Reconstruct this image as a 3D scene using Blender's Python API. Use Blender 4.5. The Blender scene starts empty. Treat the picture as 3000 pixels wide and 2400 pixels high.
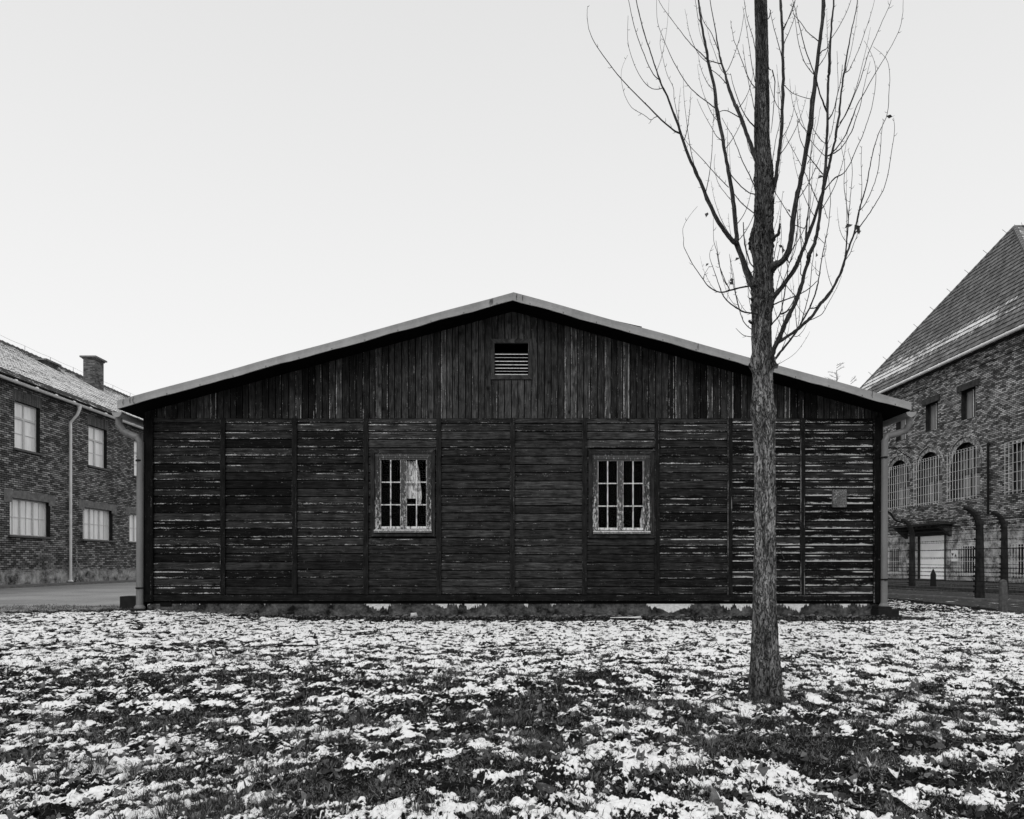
import bpy, math, random
import numpy as np
from mathutils import Vector
random.seed(7); rng=np.random.default_rng(7)
R=math.radians
scene=bpy.context.scene
COL=scene.collection
# ---------------------------------------------------------------- camera
F=2250.0; CH=0.85; HY=1652.0         # focal length in photo pixels, eye height, horizon row
cam=bpy.data.cameras.new('camera'); camo=bpy.data.objects.new('camera',cam); COL.objects.link(camo)
camo.location=(0,0,CH); camo.rotation_euler=(R(90),0,0)
cam.sensor_fit='HORIZONTAL'; cam.sensor_width=36; cam.lens=27.0; cam.shift_y=452/3000
cam.clip_start=0.05; cam.clip_end=2000
scene.camera=camo
# ---------------------------------------------------------------- sky and sun
SUN_EL,SUN_AZ=38,205
w=bpy.data.worlds.new('World'); scene.world=w; w.use_nodes=True
nt=w.node_tree; nt.nodes.clear()
out=nt.nodes.new('ShaderNodeOutputWorld'); bg=nt.nodes.new('ShaderNodeBackground')
sky=nt.nodes.new('ShaderNodeTexSky'); sky.sky_type='NISHITA'; sky.sun_disc=False
sky.sun_elevation=R(SUN_EL); sky.sun_rotation=R(SUN_AZ); sky.dust_density=5
bw=nt.nodes.new('ShaderNodeRGBToBW'); nt.links.new(sky.outputs[0],bw.inputs[0])
tc=nt.nodes.new('ShaderNodeTexCoord'); sx=nt.nodes.new('ShaderNodeSeparateXYZ'); nt.links.new(tc.outputs['Generated'],sx.inputs[0])
mr=nt.nodes.new('ShaderNodeMapRange'); nt.links.new(sx.outputs['Z'],mr.inputs[0])
mr.inputs[1].default_value=0.05; mr.inputs[2].default_value=0.62; mr.inputs[3].default_value=10.2; mr.inputs[4].default_value=7.95
cl=nt.nodes.new('ShaderNodeMix'); cl.data_type='FLOAT'; cl.inputs[0].default_value=0.96
nt.links.new(bw.outputs[0],cl.inputs[2]); nt.links.new(mr.outputs[0],cl.inputs[3])
nt.links.new(cl.outputs[0],bg.inputs[0]); bg.inputs[1].default_value=0.1
nt.links.new(bg.outputs[0],out.inputs[0])
sl=bpy.data.lights.new('sun','SUN'); sl.energy=1.1; sl.angle=R(14); sl.color=(1,1,1)
so=bpy.data.objects.new('sun',sl); COL.objects.link(so)
az=R(SUN_AZ); el=R(SUN_EL)
sd=Vector((math.sin(az)*math.cos(el),math.cos(az)*math.cos(el),math.sin(el)))
so.rotation_euler=sd.to_track_quat('Z','Y').to_euler(); so.location=(0,-5,30)
vs=scene.view_settings; vs.view_transform='Standard'; vs.look='None'; vs.exposure=0; vs.gamma=1
scene.render.engine='CYCLES'
# ---------------------------------------------------------------- helpers
def P(px,py,d): return Vector(((px-1500)*d/F, d, CH+(HY-py)*d/F))
WY=12.825; K=0.0057
def wx(px): return (px-1500)*K
def wz(py): return CH+(HY-py)*K
def tag(o,label=None,cat=None,group=None,kind=None):
    for k,v in (('label',label),('category',cat),('group',group),('kind',kind)):
        if v: o[k]=v
    return o
def empty(name,loc,parent=None):
    o=bpy.data.objects.new(name,None); COL.objects.link(o); o.location=loc; o.empty_display_size=.2
    if parent: setp(o,parent)
    return o
def woff(o):
    v=Vector(o.location); 
    while o.parent: o=o.parent; v+=Vector(o.location)
    return v
def setp(o,parent):
    o.location=Vector(o.location)-woff(parent); o.parent=parent
class MB:
    """collects faces given in world coordinates, then links them as one mesh"""
    def __init__(s): s.v=[]; s.f=[]; s.uv=[]; s.c=[]; s.m=[]
    def quad(s,pts,uvs=None,c=(.5,0,.5),m=0):
        n=len(s.v); s.v+=[tuple(p) for p in pts]; s.f.append(tuple(range(n,n+len(pts))))
        s.uv+=(uvs if uvs else [(0,0)]*len(pts)); s.c+=[c]*len(pts); s.m.append(m)
    def box(s,a,b,c=None,grain=None,m=0):
        x0,y0,z0=[min(a[i],b[i]) for i in range(3)]; x1,y1,z1=[max(a[i],b[i]) for i in range(3)]
        if c is None: c=(random.uniform(.3,.7),.1,random.random())
        d=(x1-x0,y1-y0,z1-z0)
        g={'x':0,'y':1,'z':2}[grain] if grain else d.index(max(d))
        V=[(x0,y0,z0),(x1,y0,z0),(x1,y1,z0),(x0,y1,z0),(x0,y0,z1),(x1,y0,z1),(x1,y1,z1),(x0,y1,z1)]
        lo=(x0,y0,z0); off=c[2]*37
        for f,ax in (((0,1,5,4),1),((2,3,7,6),1),((1,2,6,5),0),((3,0,4,7),0),((4,5,6,7),2),((3,2,1,0),2)):
            oth=[i for i in range(3) if i!=ax]
            gu=g if g in oth else oth[0]; gv=[i for i in oth if i!=gu][0]
            uv=[(V[k][gu]+off,(V[k][gv]-lo[gv])/max(d[gv],1e-6)) for k in f]
            s.quad([V[k] for k in f],uv,c,m)
    def boxm(s,a,b,m=0,c=(.5,0,.5)):
        """box with uv in metres (masonry)"""
        x0,y0,z0=[min(a[i],b[i]) for i in range(3)]; x1,y1,z1=[max(a[i],b[i]) for i in range(3)]
        V=[(x0,y0,z0),(x1,y0,z0),(x1,y1,z0),(x0,y1,z0),(x0,y0,z1),(x1,y0,z1),(x1,y1,z1),(x0,y1,z1)]
        for f,ax in (((0,1,5,4),1),((2,3,7,6),1),((1,2,6,5),0),((3,0,4,7),0),((4,5,6,7),2),((3,2,1,0),2)):
            i,j={0:(1,2),1:(0,2),2:(0,1)}[ax]
            s.quad([V[k] for k in f],[(V[k][i],V[k][j]) for k in f],c,m)
    def tube(s,pts,rad,n=8,c=(.5,0,.5),cap=True,m=0,jit=0):
        pts=[Vector(p) for p in pts]
        if not hasattr(rad,'__len__'): rad=[rad]*len(pts)
        base=len(s.v); up=None; rings=[]; L=0
        for i,p in enumerate(pts):
            t=(pts[min(i+1,len(pts)-1)]-pts[max(i-1,0)])
            if t.length<1e-9: t=Vector((0,0,1))
            t.normalize()
            if up is None:
                up=Vector((0,1,0)) if abs(t.y)<.9 else Vector((1,0,0))
            a=(up-t*up.dot(t)).normalized(); b=t.cross(a); up=a
            if i: L+=(p-pts[i-1]).length
            for k in range(n):
                an=2*math.pi*k/n; r=rad[i]*(1+(random.uniform(-jit,jit) if jit else 0))
                s.v.append(tuple(p+a*(r*math.cos(an))+b*(r*math.sin(an))))
            rings.append(L)
        for i in range(len(pts)-1):
            for k in range(n):
                k2=(k+1)%n
                s.f.append((base+i*n+k,base+i*n+k2,base+(i+1)*n+k2,base+(i+1)*n+k))
                s.uv+=[(rings[i],k/n),(rings[i],(k+1)/n),(rings[i+1],(k+1)/n),(rings[i+1],k/n)]
                s.c+=[c]*4; s.m.append(m)
        if cap:
            for i,rev in ((0,1),(len(pts)-1,0)):
                f=[base+i*n+k for k in range(n)]
                if rev: f=f[::-1]
                s.f.append(tuple(f)); s.uv+=[(0,0)]*n; s.c+=[c]*n; s.m.append(m)
    def build(s,name,mats,parent=None,smooth=False,loc=None):
        if not isinstance(mats,(list,tuple)): mats=[mats]
        me=bpy.data.meshes.new(name)
        o0=Vector(loc) if loc is not None else Vector((0,0,0))
        if loc is not None: vv=[(a-o0.x,b-o0.y,cc-o0.z) for a,b,cc in s.v]
        else: vv=s.v
        me.from_pydata(vv,[],s.f)
        uv=me.uv_layers.new(name='UVMap'); uv.data.foreach_set('uv',np.array(s.uv,dtype=np.float32).ravel())
        ca=me.color_attributes.new('bd','FLOAT_COLOR','CORNER')
        cc=np.ones((len(s.c),4),dtype=np.float32); cc[:,:3]=np.array(s.c,dtype=np.float32)
        ca.data.foreach_set('color',cc.ravel())
        for m in mats: me.materials.append(m)
        me.polygons.foreach_set('material_index',np.array(s.m,dtype=np.int32))
        if smooth: me.polygons.foreach_set('use_smooth',np.ones(len(s.f),dtype=bool))
        me.update()
        o=bpy.data.objects.new(name,me); COL.objects.link(o); o.location=o0
        if parent: setp(o,parent)
        return o
def copy_tree(o,parent=None):
    c=o.copy(); COL.objects.link(c)
    if parent: c.parent=parent
    for ch in list(o.children): copy_tree(ch,c)
    return c
def catmull(pts,sub=4):
    """pts: list of tuples of equal length, smooth interpolation"""
    A=np.array(pts,dtype=float); n=len(A); out=[]
    for i in range(n-1):
        p0=A[max(i-1,0)];p1=A[i];p2=A[i+1];p3=A[min(i+2,n-1)]
        for k in range(sub):
            t=k/sub
            out.append(.5*((2*p1)+(-p0+p2)*t+(2*p0-5*p1+4*p2-p3)*t*t+(-p0+3*p1-3*p2+p3)*t**3))
    out.append(A[-1]); return out
# numpy gradient noise
def pnoise(x,y,seed=0):
    xi=np.floor(x).astype(np.int64); yi=np.floor(y).astype(np.int64); xf=x-xi; yf=y-yi
    def h(a,b):
        n=(a*374761393+b*668265263+seed*1442695041)&0xffffffff
        n=((n^(n>>13))*1274126177)&0xffffffff; n=n^(n>>16)
        an=(n&0xffff)/65536.0*2*np.pi
        return np.cos(an),np.sin(an)
    u=xf*xf*xf*(xf*(xf*6-15)+10); v=yf*yf*yf*(yf*(yf*6-15)+10)
    r=[]
    for dx,dy in ((0,0),(1,0),(0,1),(1,1)):
        gx,gy=h(xi+dx,yi+dy); r.append(gx*(xf-dx)+gy*(yf-dy))
    a=r[0]+u*(r[1]-r[0]); b=r[2]+u*(r[3]-r[2])
    return (a+v*(b-a))*1.5
def fbm(x,y,oct=4,seed=0,gain=.5):
    s=0;a=1.0;t=0
    for i in range(oct):
        s=s+a*pnoise(x,y,seed+i*17); t+=a; a*=gain; x,y=(x*.8-y*.6)*2.03,(x*.6+y*.8)*2.03
    return s/t
# ---------------------------------------------------------------- materials (the photograph is black and white)
def mat(name,rough=.8,spec=.3,base=.2):
    m=bpy.data.materials.new(name); m.use_nodes=True; t=m.node_tree
    b=t.nodes['Principled BSDF']; b.inputs['Roughness'].default_value=rough
    b.inputs['Specular IOR Level'].default_value=spec; b.inputs['Base Color'].default_value=(base,base,base,1)
    return m,t,b
class NG:
    def __init__(s,t): s.t=t
    def lk(s,a,b): s.t.links.new(a,b)
    def inp(s,n,i,v):
        if v is None: return
        if isinstance(v,bpy.types.NodeSocket): s.lk(v,n.inputs[i])
        elif isinstance(v,(tuple,list)): n.inputs[i].default_value=tuple(v)
        else: n.inputs[i].default_value=v
    def math(s,op,a,b=None,c=None,clamp=False):
        n=s.t.nodes.new('ShaderNodeMath'); n.operation=op; n.use_clamp=clamp
        s.inp(n,0,a); s.inp(n,1,b); s.inp(n,2,c); return n.outputs[0]
    def add(s,a,b): return s.math('ADD',a,b)
    def mul(s,a,b): return s.math('MULTIPLY',a,b)
    def sub(s,a,b): return s.math('SUBTRACT',a,b)
    def rng(s,v,a,b,c=0,d=1,smooth=False):
        n=s.t.nodes.new('ShaderNodeMapRange'); n.clamp=True
        if smooth: n.interpolation_type='SMOOTHSTEP'
        s.inp(n,0,v); s.inp(n,1,a); s.inp(n,2,b); s.inp(n,3,c); s.inp(n,4,d); return n.outputs[0]
    def mix(s,f,a,b):
        n=s.t.nodes.new('ShaderNodeMix'); n.data_type='FLOAT'; s.inp(n,0,f); s.inp(n,2,a); s.inp(n,3,b); return n.outputs[0]
    def noise(s,vec=None,scale=5,detail=4,rough=.55,dist=0):
        n=s.t.nodes.new('ShaderNodeTexNoise'); s.inp(n,'Vector',vec); s.inp(n,'Scale',scale); s.inp(n,'Detail',detail)
        s.inp(n,'Roughness',rough); s.inp(n,'Distortion',dist); return n.outputs[0]
    def voro(s,vec=None,scale=5,feature='F1',out=0):
        n=s.t.nodes.new('ShaderNodeTexVoronoi'); n.feature=feature; s.inp(n,'Vector',vec); s.inp(n,'Scale',scale); return n.outputs[out]
    def vec(s,x=0.,y=0.,z=0.):
        n=s.t.nodes.new('ShaderNodeCombineXYZ'); s.inp(n,0,x); s.inp(n,1,y); s.inp(n,2,z); return n.outputs[0]
    def sep(s,v):
        n=s.t.nodes.new('ShaderNodeSeparateXYZ'); s.lk(v,n.inputs[0]); return n.outputs
    def uv(s):
        n=s.t.nodes.new('ShaderNodeUVMap'); n.uv_map='UVMap'; return n.outputs[0]
    def obj(s):
        n=s.t.nodes.new('ShaderNodeTexCoord'); return n.outputs['Object']
    def pos(s):
        n=s.t.nodes.new('ShaderNodeNewGeometry'); return n.outputs['Position']
    def attr(s,name):
        n=s.t.nodes.new('ShaderNodeAttribute'); n.attribute_name=name; return n
    def bump(s,bsdf,h,strength=.5,dist=.01):
        n=s.t.nodes.new('ShaderNodeBump'); n.inputs['Strength'].default_value=strength; n.inputs['Distance'].default_value=dist
        s.lk(h,n.inputs['Height']); s.lk(n.outputs[0],bsdf.inputs['Normal'])
    def col(s,bsdf,v): s.lk(v,bsdf.inputs['Base Color'])
def wood(name,lo,hi,wearcol=.42,wearamt=1.0,rough=.75):
    m,t,b=mat(name,rough,.06); g=NG(t)
    uv=g.sep(g.uv()); a=g.attr('bd'); c=t.nodes.new('ShaderNodeSeparateColor'); g.lk(a.outputs['Color'],c.inputs[0])
    tone,wear,rnd=c.outputs[0],c.outputs[1],c.outputs[2]
    off=g.mul(rnd,53)
    grain=g.noise(g.vec(g.mul(uv[0],2.2),g.mul(uv[1],5.5),off),1.6,6,.65,.6)
    fine=g.noise(g.vec(g.mul(uv[0],9),g.mul(uv[1],26),off),1.5,3,.7)
    blot=g.noise(g.vec(g.mul(uv[0],5),g.mul(uv[1],.8),off),1.2,4,.6)
    kn=g.voro(g.vec(g.mul(uv[0],3.2),g.mul(uv[1],.42),off),1.0)
    knot=g.rng(kn,.05,.16,.25,1)
    v=g.mix(g.rng(grain,.34,.66),lo,hi)
    v=g.mul(v,g.rng(blot,.3,.7,.45,1.35)); v=g.mul(v,g.rng(fine,.3,.7,.7,1.3)); v=g.mul(v,knot)
    v=g.mul(v,g.rng(tone,0,1,.15,2.5))
    # bare, bleached wood where the stain has worn off, strongest along the board's lower and upper edge
    up_=g.mul(g.mul(g.rng(uv[1],.735,.76,0,1.15),g.rng(uv[1],.92,.82,.0,1)),g.rng(g.noise(g.vec(g.mul(uv[0],.9),0.,off),1.0,3,.6),.47,.60,0,1))
    edge=g.math('MAXIMUM',g.mul(g.rng(uv[1],g.add(.10,g.mul(wear,.30)),.0,0,1),g.rng(g.noise(g.vec(g.mul(uv[0],1.1),3.,off),1.0,2,.5),.36,.6,.35,1)),up_)
    wn=g.noise(g.vec(g.mul(uv[0],3.0),g.mul(uv[1],3.0),off),2.0,8,.76)
    wf=g.noise(g.vec(g.mul(uv[0],45),g.mul(uv[1],18),off),1.0,3,.6)
    sc=g.add(g.add(g.mul(wn,.66),g.mul(wf,.34)),g.mul(g.mul(edge,g.add(wear,.1)),.20))
    sc=g.add(sc,g.mul(wear,.012)); ps=g.sep(g.pos()); sc=g.add(sc,g.mul(g.mul(g.rng(ps[0],4.3,6.1,0,.085),g.rng(ps[2],3.2,.6,.25,1)),edge))
    mk=g.mul(g.rng(sc,.615,.67,0,1),wearamt)
    v=g.mix(mk,v,g.mul(wearcol,g.rng(wf,.3,.7,.55,1.25)))
    g.col(b,v); g.bump(b,g.add(grain,g.mul(fine,.6)),.35,.004)
    return m
M={}
M['plank']=wood('dark_stained_planks',.002,.042,.46)
M['batten']=wood('dark_stained_batten',.005,.018,.35,.6)
M['trim']=wood('window_trim_wood',.008,.030,.40,.7)
M['gable']=wood('dark_gable_planks',.002,.056,.38,.8)
def flaky(name,dark=.07,light=.62,thr=.5,grad=0.0):
    m,t,b=mat(name,.7,.3); g=NG(t); p=g.obj(); s=g.sep(p)
    n=g.noise(g.vec(g.mul(s[0],1.0),s[1],g.mul(s[2],.35)),38,6,.7,.3); n2=g.noise(p,160,3,.6)
    f=g.rng(g.add(g.add(g.mul(n,.8),g.mul(n2,.2)),g.rng(g.sep(g.pos())[2],2.45,1.42,0,grad)),thr-.03,thr+.04)
    g.col(b,g.mix(f,g.mul(dark,g.rng(n2,.3,.7,.6,1.6)),g.mul(light,g.rng(n2,.3,.7,.85,1.1)))); g.bump(b,f,.5,.003); return m
M['flake']=flaky('flaking_white_paint',.05,.62,.535)
M['flake_dark']=flaky('mostly_bare_paint',.05,.55,.60,.085)
M['flake_white']=flaky('mostly_white_paint',.09,.66,.455)
def plain(name,base,rough=.7,spec=.3,var=.3,scale=8,bump=.2,metal=0,streak=1.0):
    m,t,b=mat(name,rough,spec); g=NG(t); p=g.obj(); s=g.sep(p)
    n=g.noise(g.vec(s[0],s[1],g.mul(s[2],streak)),scale,6,.62); n2=g.noise(p,scale*9,3,.6)
    v=g.mul(base,g.rng(g.add(g.mul(n,.75),g.mul(n2,.25)),.34,.66,1-var,1+var))
    g.col(b,v); g.bump(b,g.add(n,g.mul(n2,.5)),bump,.01); b.inputs['Metallic'].default_value=metal; return m
M['zinc']=plain('weathered_sheet_metal',.27,.5,.3,.22,3,.05,0,.4)
M['zinc_pipe']=plain('galvanised_pipe',.15,.45,.3,.25,4,.04,0,.25)
M['zinc_light']=plain('pale_gutter_metal',.72,.45,.4,.12,3,.04)
M['soffit']=plain('shade_black_underside',.004,.9,.02,.2)  # eave shade put into the colour: underside near black
M['black']=plain('gap_shade_black',.006,.9,.1,.1)  # near-black that stands for shade in holes and between slats
M['iron']=plain('rusty_black_iron',.012,.8,.1,.3,20)
M['white_bar']=plain('white_painted_bars',.66,.5,.4,.08,10,.05)
M['reveal']=plain('grimy_shaded_reveal',.022,.9,.05,.4,6)  # recess faces near black: jamb shade and some grime put into the colour
M['white_frame']=plain('white_window_paint',.64,.6,.3,.14,20,.1)
M['gate']=plain('white_sheet_gate',.92,.5,.3,.06,2,.05)
M['sign']=plain('white_enamel_sign',.72,.4,.4,.03,2,.02)
M['ink']=plain('black_sign_paint',.03,.5,.3,.05)
M['concrete']=plain('dark_weathered_concrete',.045,.9,.1,.55,7,.5,0,.5)
M['slat']=flaky('vent_slat_edge',.25,.6,.42)
M['concrete_p']=plain('blackened_concrete',.024,.9,.05,.6,7,.5,0,.5)
M['concrete_b']=plain('lichen_grey_concrete',.085,.9,.1,.5,14,.5)
M['concrete_mid']=plain('rough_grey_concrete',.16,.9,.2,.4,6,.5)
M['darkstone']=plain('dark_wet_concrete',.016,.8,.1,.4,9,.4)
M['sill']=plain('slate_sill',.10,.8,.3,.3,9,.3)
M['dark_timber']=plain('dark_window_timber',.045,.7,.3,.3,14,.2)
M['jamb_dark']=flaky('weathered_dark_jamb',.022,.55,.60,.10)
M['sill_front']=flaky('worn_sill_front',.10,.40,.56)
M['roofing']=plain('bitumen_roofing',.08,.9,.2,.3,5,.3)
M['snowy_roofing']=plain('snow_dusted_roofing',.6,.9,.2,.2,5,.3)
def glass(name,refl=.06,tr=.02):
    m=bpy.data.materials.new(name); m.use_nodes=True; t=m.node_tree; t.nodes.clear(); g=NG(t)
    o=t.nodes.new('ShaderNodeOutputMaterial'); mx=t.nodes.new('ShaderNodeMixShader')
    tr_=t.nodes.new('ShaderNodeBsdfTransparent'); gl=t.nodes.new('ShaderNodeBsdfGlossy'); gl.inputs['Roughness'].default_value=.03
    fr=t.nodes.new('ShaderNodeFresnel'); fr.inputs[0].default_value=1.14
    n=g.noise(g.obj(),6,3,.5); bm=t.nodes.new('ShaderNodeBump'); bm.inputs['Strength'].default_value=.06; bm.inputs['Distance'].default_value=.02
    g.lk(n,bm.inputs['Height']); g.lk(bm.outputs[0],gl.inputs['Normal'])
    g.lk(fr.outputs[0],mx.inputs[0]); g.lk(tr_.outputs[0],mx.inputs[1]); g.lk(gl.outputs[0],mx.inputs[2]); g.lk(mx.outputs[0],o.inputs[0])
    tr_.inputs[0].default_value=(.85,.85,.85,1); return m
M['glass']=glass('old_window_glass')
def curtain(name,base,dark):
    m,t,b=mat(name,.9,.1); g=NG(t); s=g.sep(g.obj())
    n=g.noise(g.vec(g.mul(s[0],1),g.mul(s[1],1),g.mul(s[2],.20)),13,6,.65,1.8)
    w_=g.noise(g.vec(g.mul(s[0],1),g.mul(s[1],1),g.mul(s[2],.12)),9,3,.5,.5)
    f=g.rng(g.math('ABSOLUTE',g.sub(n,.5)),.010,.040,0,1)  # dark branch-like lines: shadow put into the cloth's colour
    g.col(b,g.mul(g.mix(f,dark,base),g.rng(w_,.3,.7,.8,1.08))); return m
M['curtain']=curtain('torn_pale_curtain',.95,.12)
def palepane(name,base,var,rough=.25):
    m,t,b=mat(name,rough,.5); g=NG(t); s=g.sep(g.obj())
    n=g.noise(g.vec(s[0],g.mul(s[1],2.2),g.mul(s[2],.5)),2.2,5,.6)
    g.col(b,g.mul(base,g.rng(n,.3,.7,1-var,1+var*.5))); return m
M['pale_pane']=palepane('curtained_pane',.95,.16,.12)
M['grey_pane']=palepane('grey_clouded_pane',.13,.85,.15)
M['boarded']=palepane('grey_blind',.24,.3,.7)
M['dark_pane']=palepane('dark_cellar_pane',.012,.5)
def brick(name,lo,hi,mortar,ph=0.0,pcol=.17,smear=.35,bw_=.27,bh=.078):
    m,t,b=mat(name,.9,.06); g=NG(t); uvn=g.uv(); uv=g.sep(uvn)
    wob=g.noise(uvn,1.1,3,.5); wob2=g.noise(uvn,5,2,.5)
    vv=g.vec(g.add(uv[0],g.mul(g.sub(wob2,.5),.02)),g.add(uv[1],g.add(g.mul(g.sub(wob,.5),.025),g.mul(g.sub(wob2,.5),.004))),0)
    n=t.nodes.new('ShaderNodeTexBrick'); g.lk(vv,n.inputs['Vector']); n.offset=.5
    n.inputs['Color1'].default_value=(0,0,0,1); n.inputs['Color2'].default_value=(1,1,1,1); n.inputs['Mortar'].default_value=(.5,.5,.5,1)
    n.inputs['Scale'].default_value=1; n.inputs['Mortar Size'].default_value=.014; n.inputs['Mortar Smooth'].default_value=.35
    n.inputs['Brick Width'].default_value=bw_; n.inputs['Row Height'].default_value=bh; n.inputs['Bias'].default_value=-.05
    sc=t.nodes.new('ShaderNodeSeparateColor'); g.lk(n.outputs['Color'],sc.inputs[0])
    fn=g.noise(uvn,28,4,.65); patch=g.noise(uvn,1.3,5,.62); chip=g.noise(uvn,9,5,.7)
    v=g.mix(g.math('POWER',sc.outputs[0],1.5),lo,hi); v=g.mul(v,g.rng(fn,.3,.7,.55,1.4))
    v=g.mul(v,g.rng(patch,.32,.68,.65,1.3))
    sm=g.add(g.rng(chip,.60,.70,0,smear),g.mul(g.rng(chip,.50,.62,0,.55),g.rng(g.noise(uvn,.55,4,.6),.54,.62,0,1)))           # mortar smeared over the faces
    mo=g.mul(mortar,g.rng(patch,.35,.65,.4,2.2))
    v=g.mix(n.outputs['Fac'],v,mo)
    v=g.mix(sm,v,g.mul(hi,.62))
    h=g.mix(n.outputs['Fac'],g.add(.6,g.mul(fn,.5)),.1)
    if ph>0:
        e=g.add(uv[1],g.mul(g.sub(g.noise(uvn,1.6,6,.65),.5),ph*.55+.5))
        f=g.rng(e,ph+.06,ph-.06,0,1)
        f=g.mul(f,g.rng(g.noise(uvn,2.4,7,.7),.36,.44,.35,1))
        pl=g.mul(pcol,g.mul(g.rng(g.noise(uvn,1.9,8,.74),.38,.64,.12,1.6),g.rng(fn,.3,.7,.75,1.25)))
        v=g.mix(f,v,pl); h=g.mix(f,h,g.noise(uvn,14,6,.7))
    g.col(b,v); g.bump(b,h,.7,.02); return m
M['brick_l']=brick('old_dark_brick',.085,.42,.003,.62,.34,.3,.27,.080)
M['brick_r']=brick('old_red_brick_grey',.075,.56,.004,2.55,.36,.3,.27,.080)
M['brick_c']=brick('chimney_brick',.06,.24,.10,0,.2,.25)
def stucco(name):
    m,t,b=mat(name,.9,.2); g=NG(t); uvn=g.uv(); uv=g.sep(uvn)
    n=g.noise(uvn,2.3,8,.68); n2=g.noise(uvn,22,5,.7); n3=g.noise(g.vec(g.mul(uv[0],1),g.mul(uv[1],.15),3),4.5,5,.6)
    # pale render survives as an irregular strip under the boards, with tongues reaching down; more of it to the right
    T=g.rng(g.noise(g.vec(g.mul(uv[0],1),0.,2.),.8,7,.78),.47,.66,.415,.10)
    T=g.sub(T,g.mul(g.rng(uv[0],-3.5,3.0,0,1),.022)); T=g.sub(T,g.mul(g.mul(g.rng(uv[0],2.2,2.6,0,1),g.rng(uv[0],3.1,2.7,0,1)),.20))
    e=g.sub(g.add(uv[1],g.add(g.mul(g.sub(n2,.5),.10),g.mul(g.sub(n,.5),.12))),T)
    f=g.rng(e,.0,.012)
    grey=g.rng(g.noise(uvn,3.2,7,.72),.40,.64,.003,.12)
    v=g.mix(f,g.mul(grey,g.rng(n2,.3,.7,.5,1.6)),g.mul(.72,g.rng(n2,.3,.7,.65,1.15)))
    g.col(b,v); g.bump(b,g.add(g.mul(f,.7),n2),.8,.015); return m
M['plinth']=stucco('peeling_render_on_foundation')
def bark(name,hi=.17,lo=.02):
    m,t,b=mat(name,.9,.15); g=NG(t); uv=g.sep(g.uv()); 
    an=g.mul(uv[1],2*math.pi); cx=g.math('COSINE',an); sy=g.math('SINE',an)
    v1=g.vec(g.mul(cx,1.5),g.mul(sy,1.5),g.mul(uv[0],6.0)); 
    n=g.noise(v1,2.2,7,.68,.6); n2=g.noise(v1,9,5,.7,.3); n3=g.noise(g.vec(cx,sy,g.mul(uv[0],2.2)),1.3,4,.55)
    rid=g.math('ABSOLUTE',g.sub(n,.5))
    f=g.rng(rid,.005,.05,0,1)
    v=g.mix(f,lo,g.mul(hi,g.rng(n2,.34,.66,.35,1.7)))
    v=g.mul(v,g.rng(n3,.35,.65,.35,1.35))
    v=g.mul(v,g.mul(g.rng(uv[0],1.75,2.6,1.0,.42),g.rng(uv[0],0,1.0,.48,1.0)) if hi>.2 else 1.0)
    g.col(b,v); g.bump(b,g.add(g.mul(f,.6),n2),.9,.012); return m
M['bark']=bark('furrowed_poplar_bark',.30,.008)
M['bark_young']=bark('young_bark',.125,.035)
def tiles(name,tile,snowamt,kind):
    """uv: u = metres along the eave, v = course number from the eave"""
    m,t,b=mat(name,.8,.25); g=NG(t); uvn=g.uv(); uv=g.sep(uvn)
    a=g.attr('bd'); c=t.nodes.new('ShaderNodeSeparateColor'); g.lk(a.outputs['Color'],c.inputs[0])
    colw=.21 if kind=='pan' else .17
    ti=g.math('FLOOR',g.math('DIVIDE',uv[0],colw)); ci=g.math('FLOOR',uv[1]); fv=g.math('FRACT',uv[1]); fu=g.math('FRACT',g.math('DIVIDE',uv[0],colw))
    wn=t.nodes.new('ShaderNodeTexWhiteNoise'); wn.noise_dimensions='2D'; g.lk(g.vec(ti,ci,0),wn.inputs['Vector'])
    r=wn.outputs['Value']
    base=g.mul(tile,g.rng(r,0,1,.55,1.5)); base=g.mul(base,g.rng(g.noise(uvn,3,5,.6),.3,.7,.6,1.35))
    gap=g.math('MAXIMUM',g.rng(fu,.94,.97,0,1),g.rng(fu,.05,.02,0,1)); base=g.mix(g.mul(gap,.7),base,.01)
    if kind=='pan':
        n=g.noise(g.vec(g.mul(uv[0],.9),g.mul(uv[1],.5),0),1.4,4,.6); n2=g.noise(g.vec(g.mul(uv[0],7),g.mul(uv[1],2.5),0),1.5,4,.6)
        lvl=g.rng(c.outputs[1],0,1,0,1)
        s=g.add(g.add(g.mul(g.sub(n,.5),.8),g.mul(g.sub(n2,.5),1.0)),g.mul(g.sub(r,.5),.55))
        s=g.add(s,lvl); s=g.sub(s,g.mul(g.rng(fv,.55,1.0,0,1),.35)); s=g.sub(s,g.mul(g.rng(fv,.16,.0,0,1),.6)); s=g.sub(s,g.mul(gap,.35))
        f=g.rng(s,.30,.45)
    else:
        n=g.noise(g.vec(g.mul(uv[0],5.5),g.mul(uv[1],.55),0),1.5,5,.65); n1=g.noise(g.vec(g.mul(uv[0],.22),g.mul(uv[1],.35),4),1.3,3,.5)
        s=g.add(g.mul(g.sub(n,.5),1.5),g.add(c.outputs[1],g.mul(g.sub(n1,.5),1.0))); s=g.sub(s,g.mul(g.rng(fv,.2,.0,0,1),.25))
        f=g.rng(s,.55,.72)
        base=g.mul(base,g.rng(g.noise(g.vec(g.mul(uv[0],14),g.mul(uv[1],1.2),0),1,4,.6),.3,.7,.6,1.5))
    g.col(b,g.mix(g.mul(f,snowamt),base,.80)); g.bump(b,f,.3,.02); return m
M['pantile']=tiles('snowy_pantiles',.035,1,'pan')
M['plaintile']=tiles('plain_roof_tiles',.12,.9,'flat')
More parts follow.
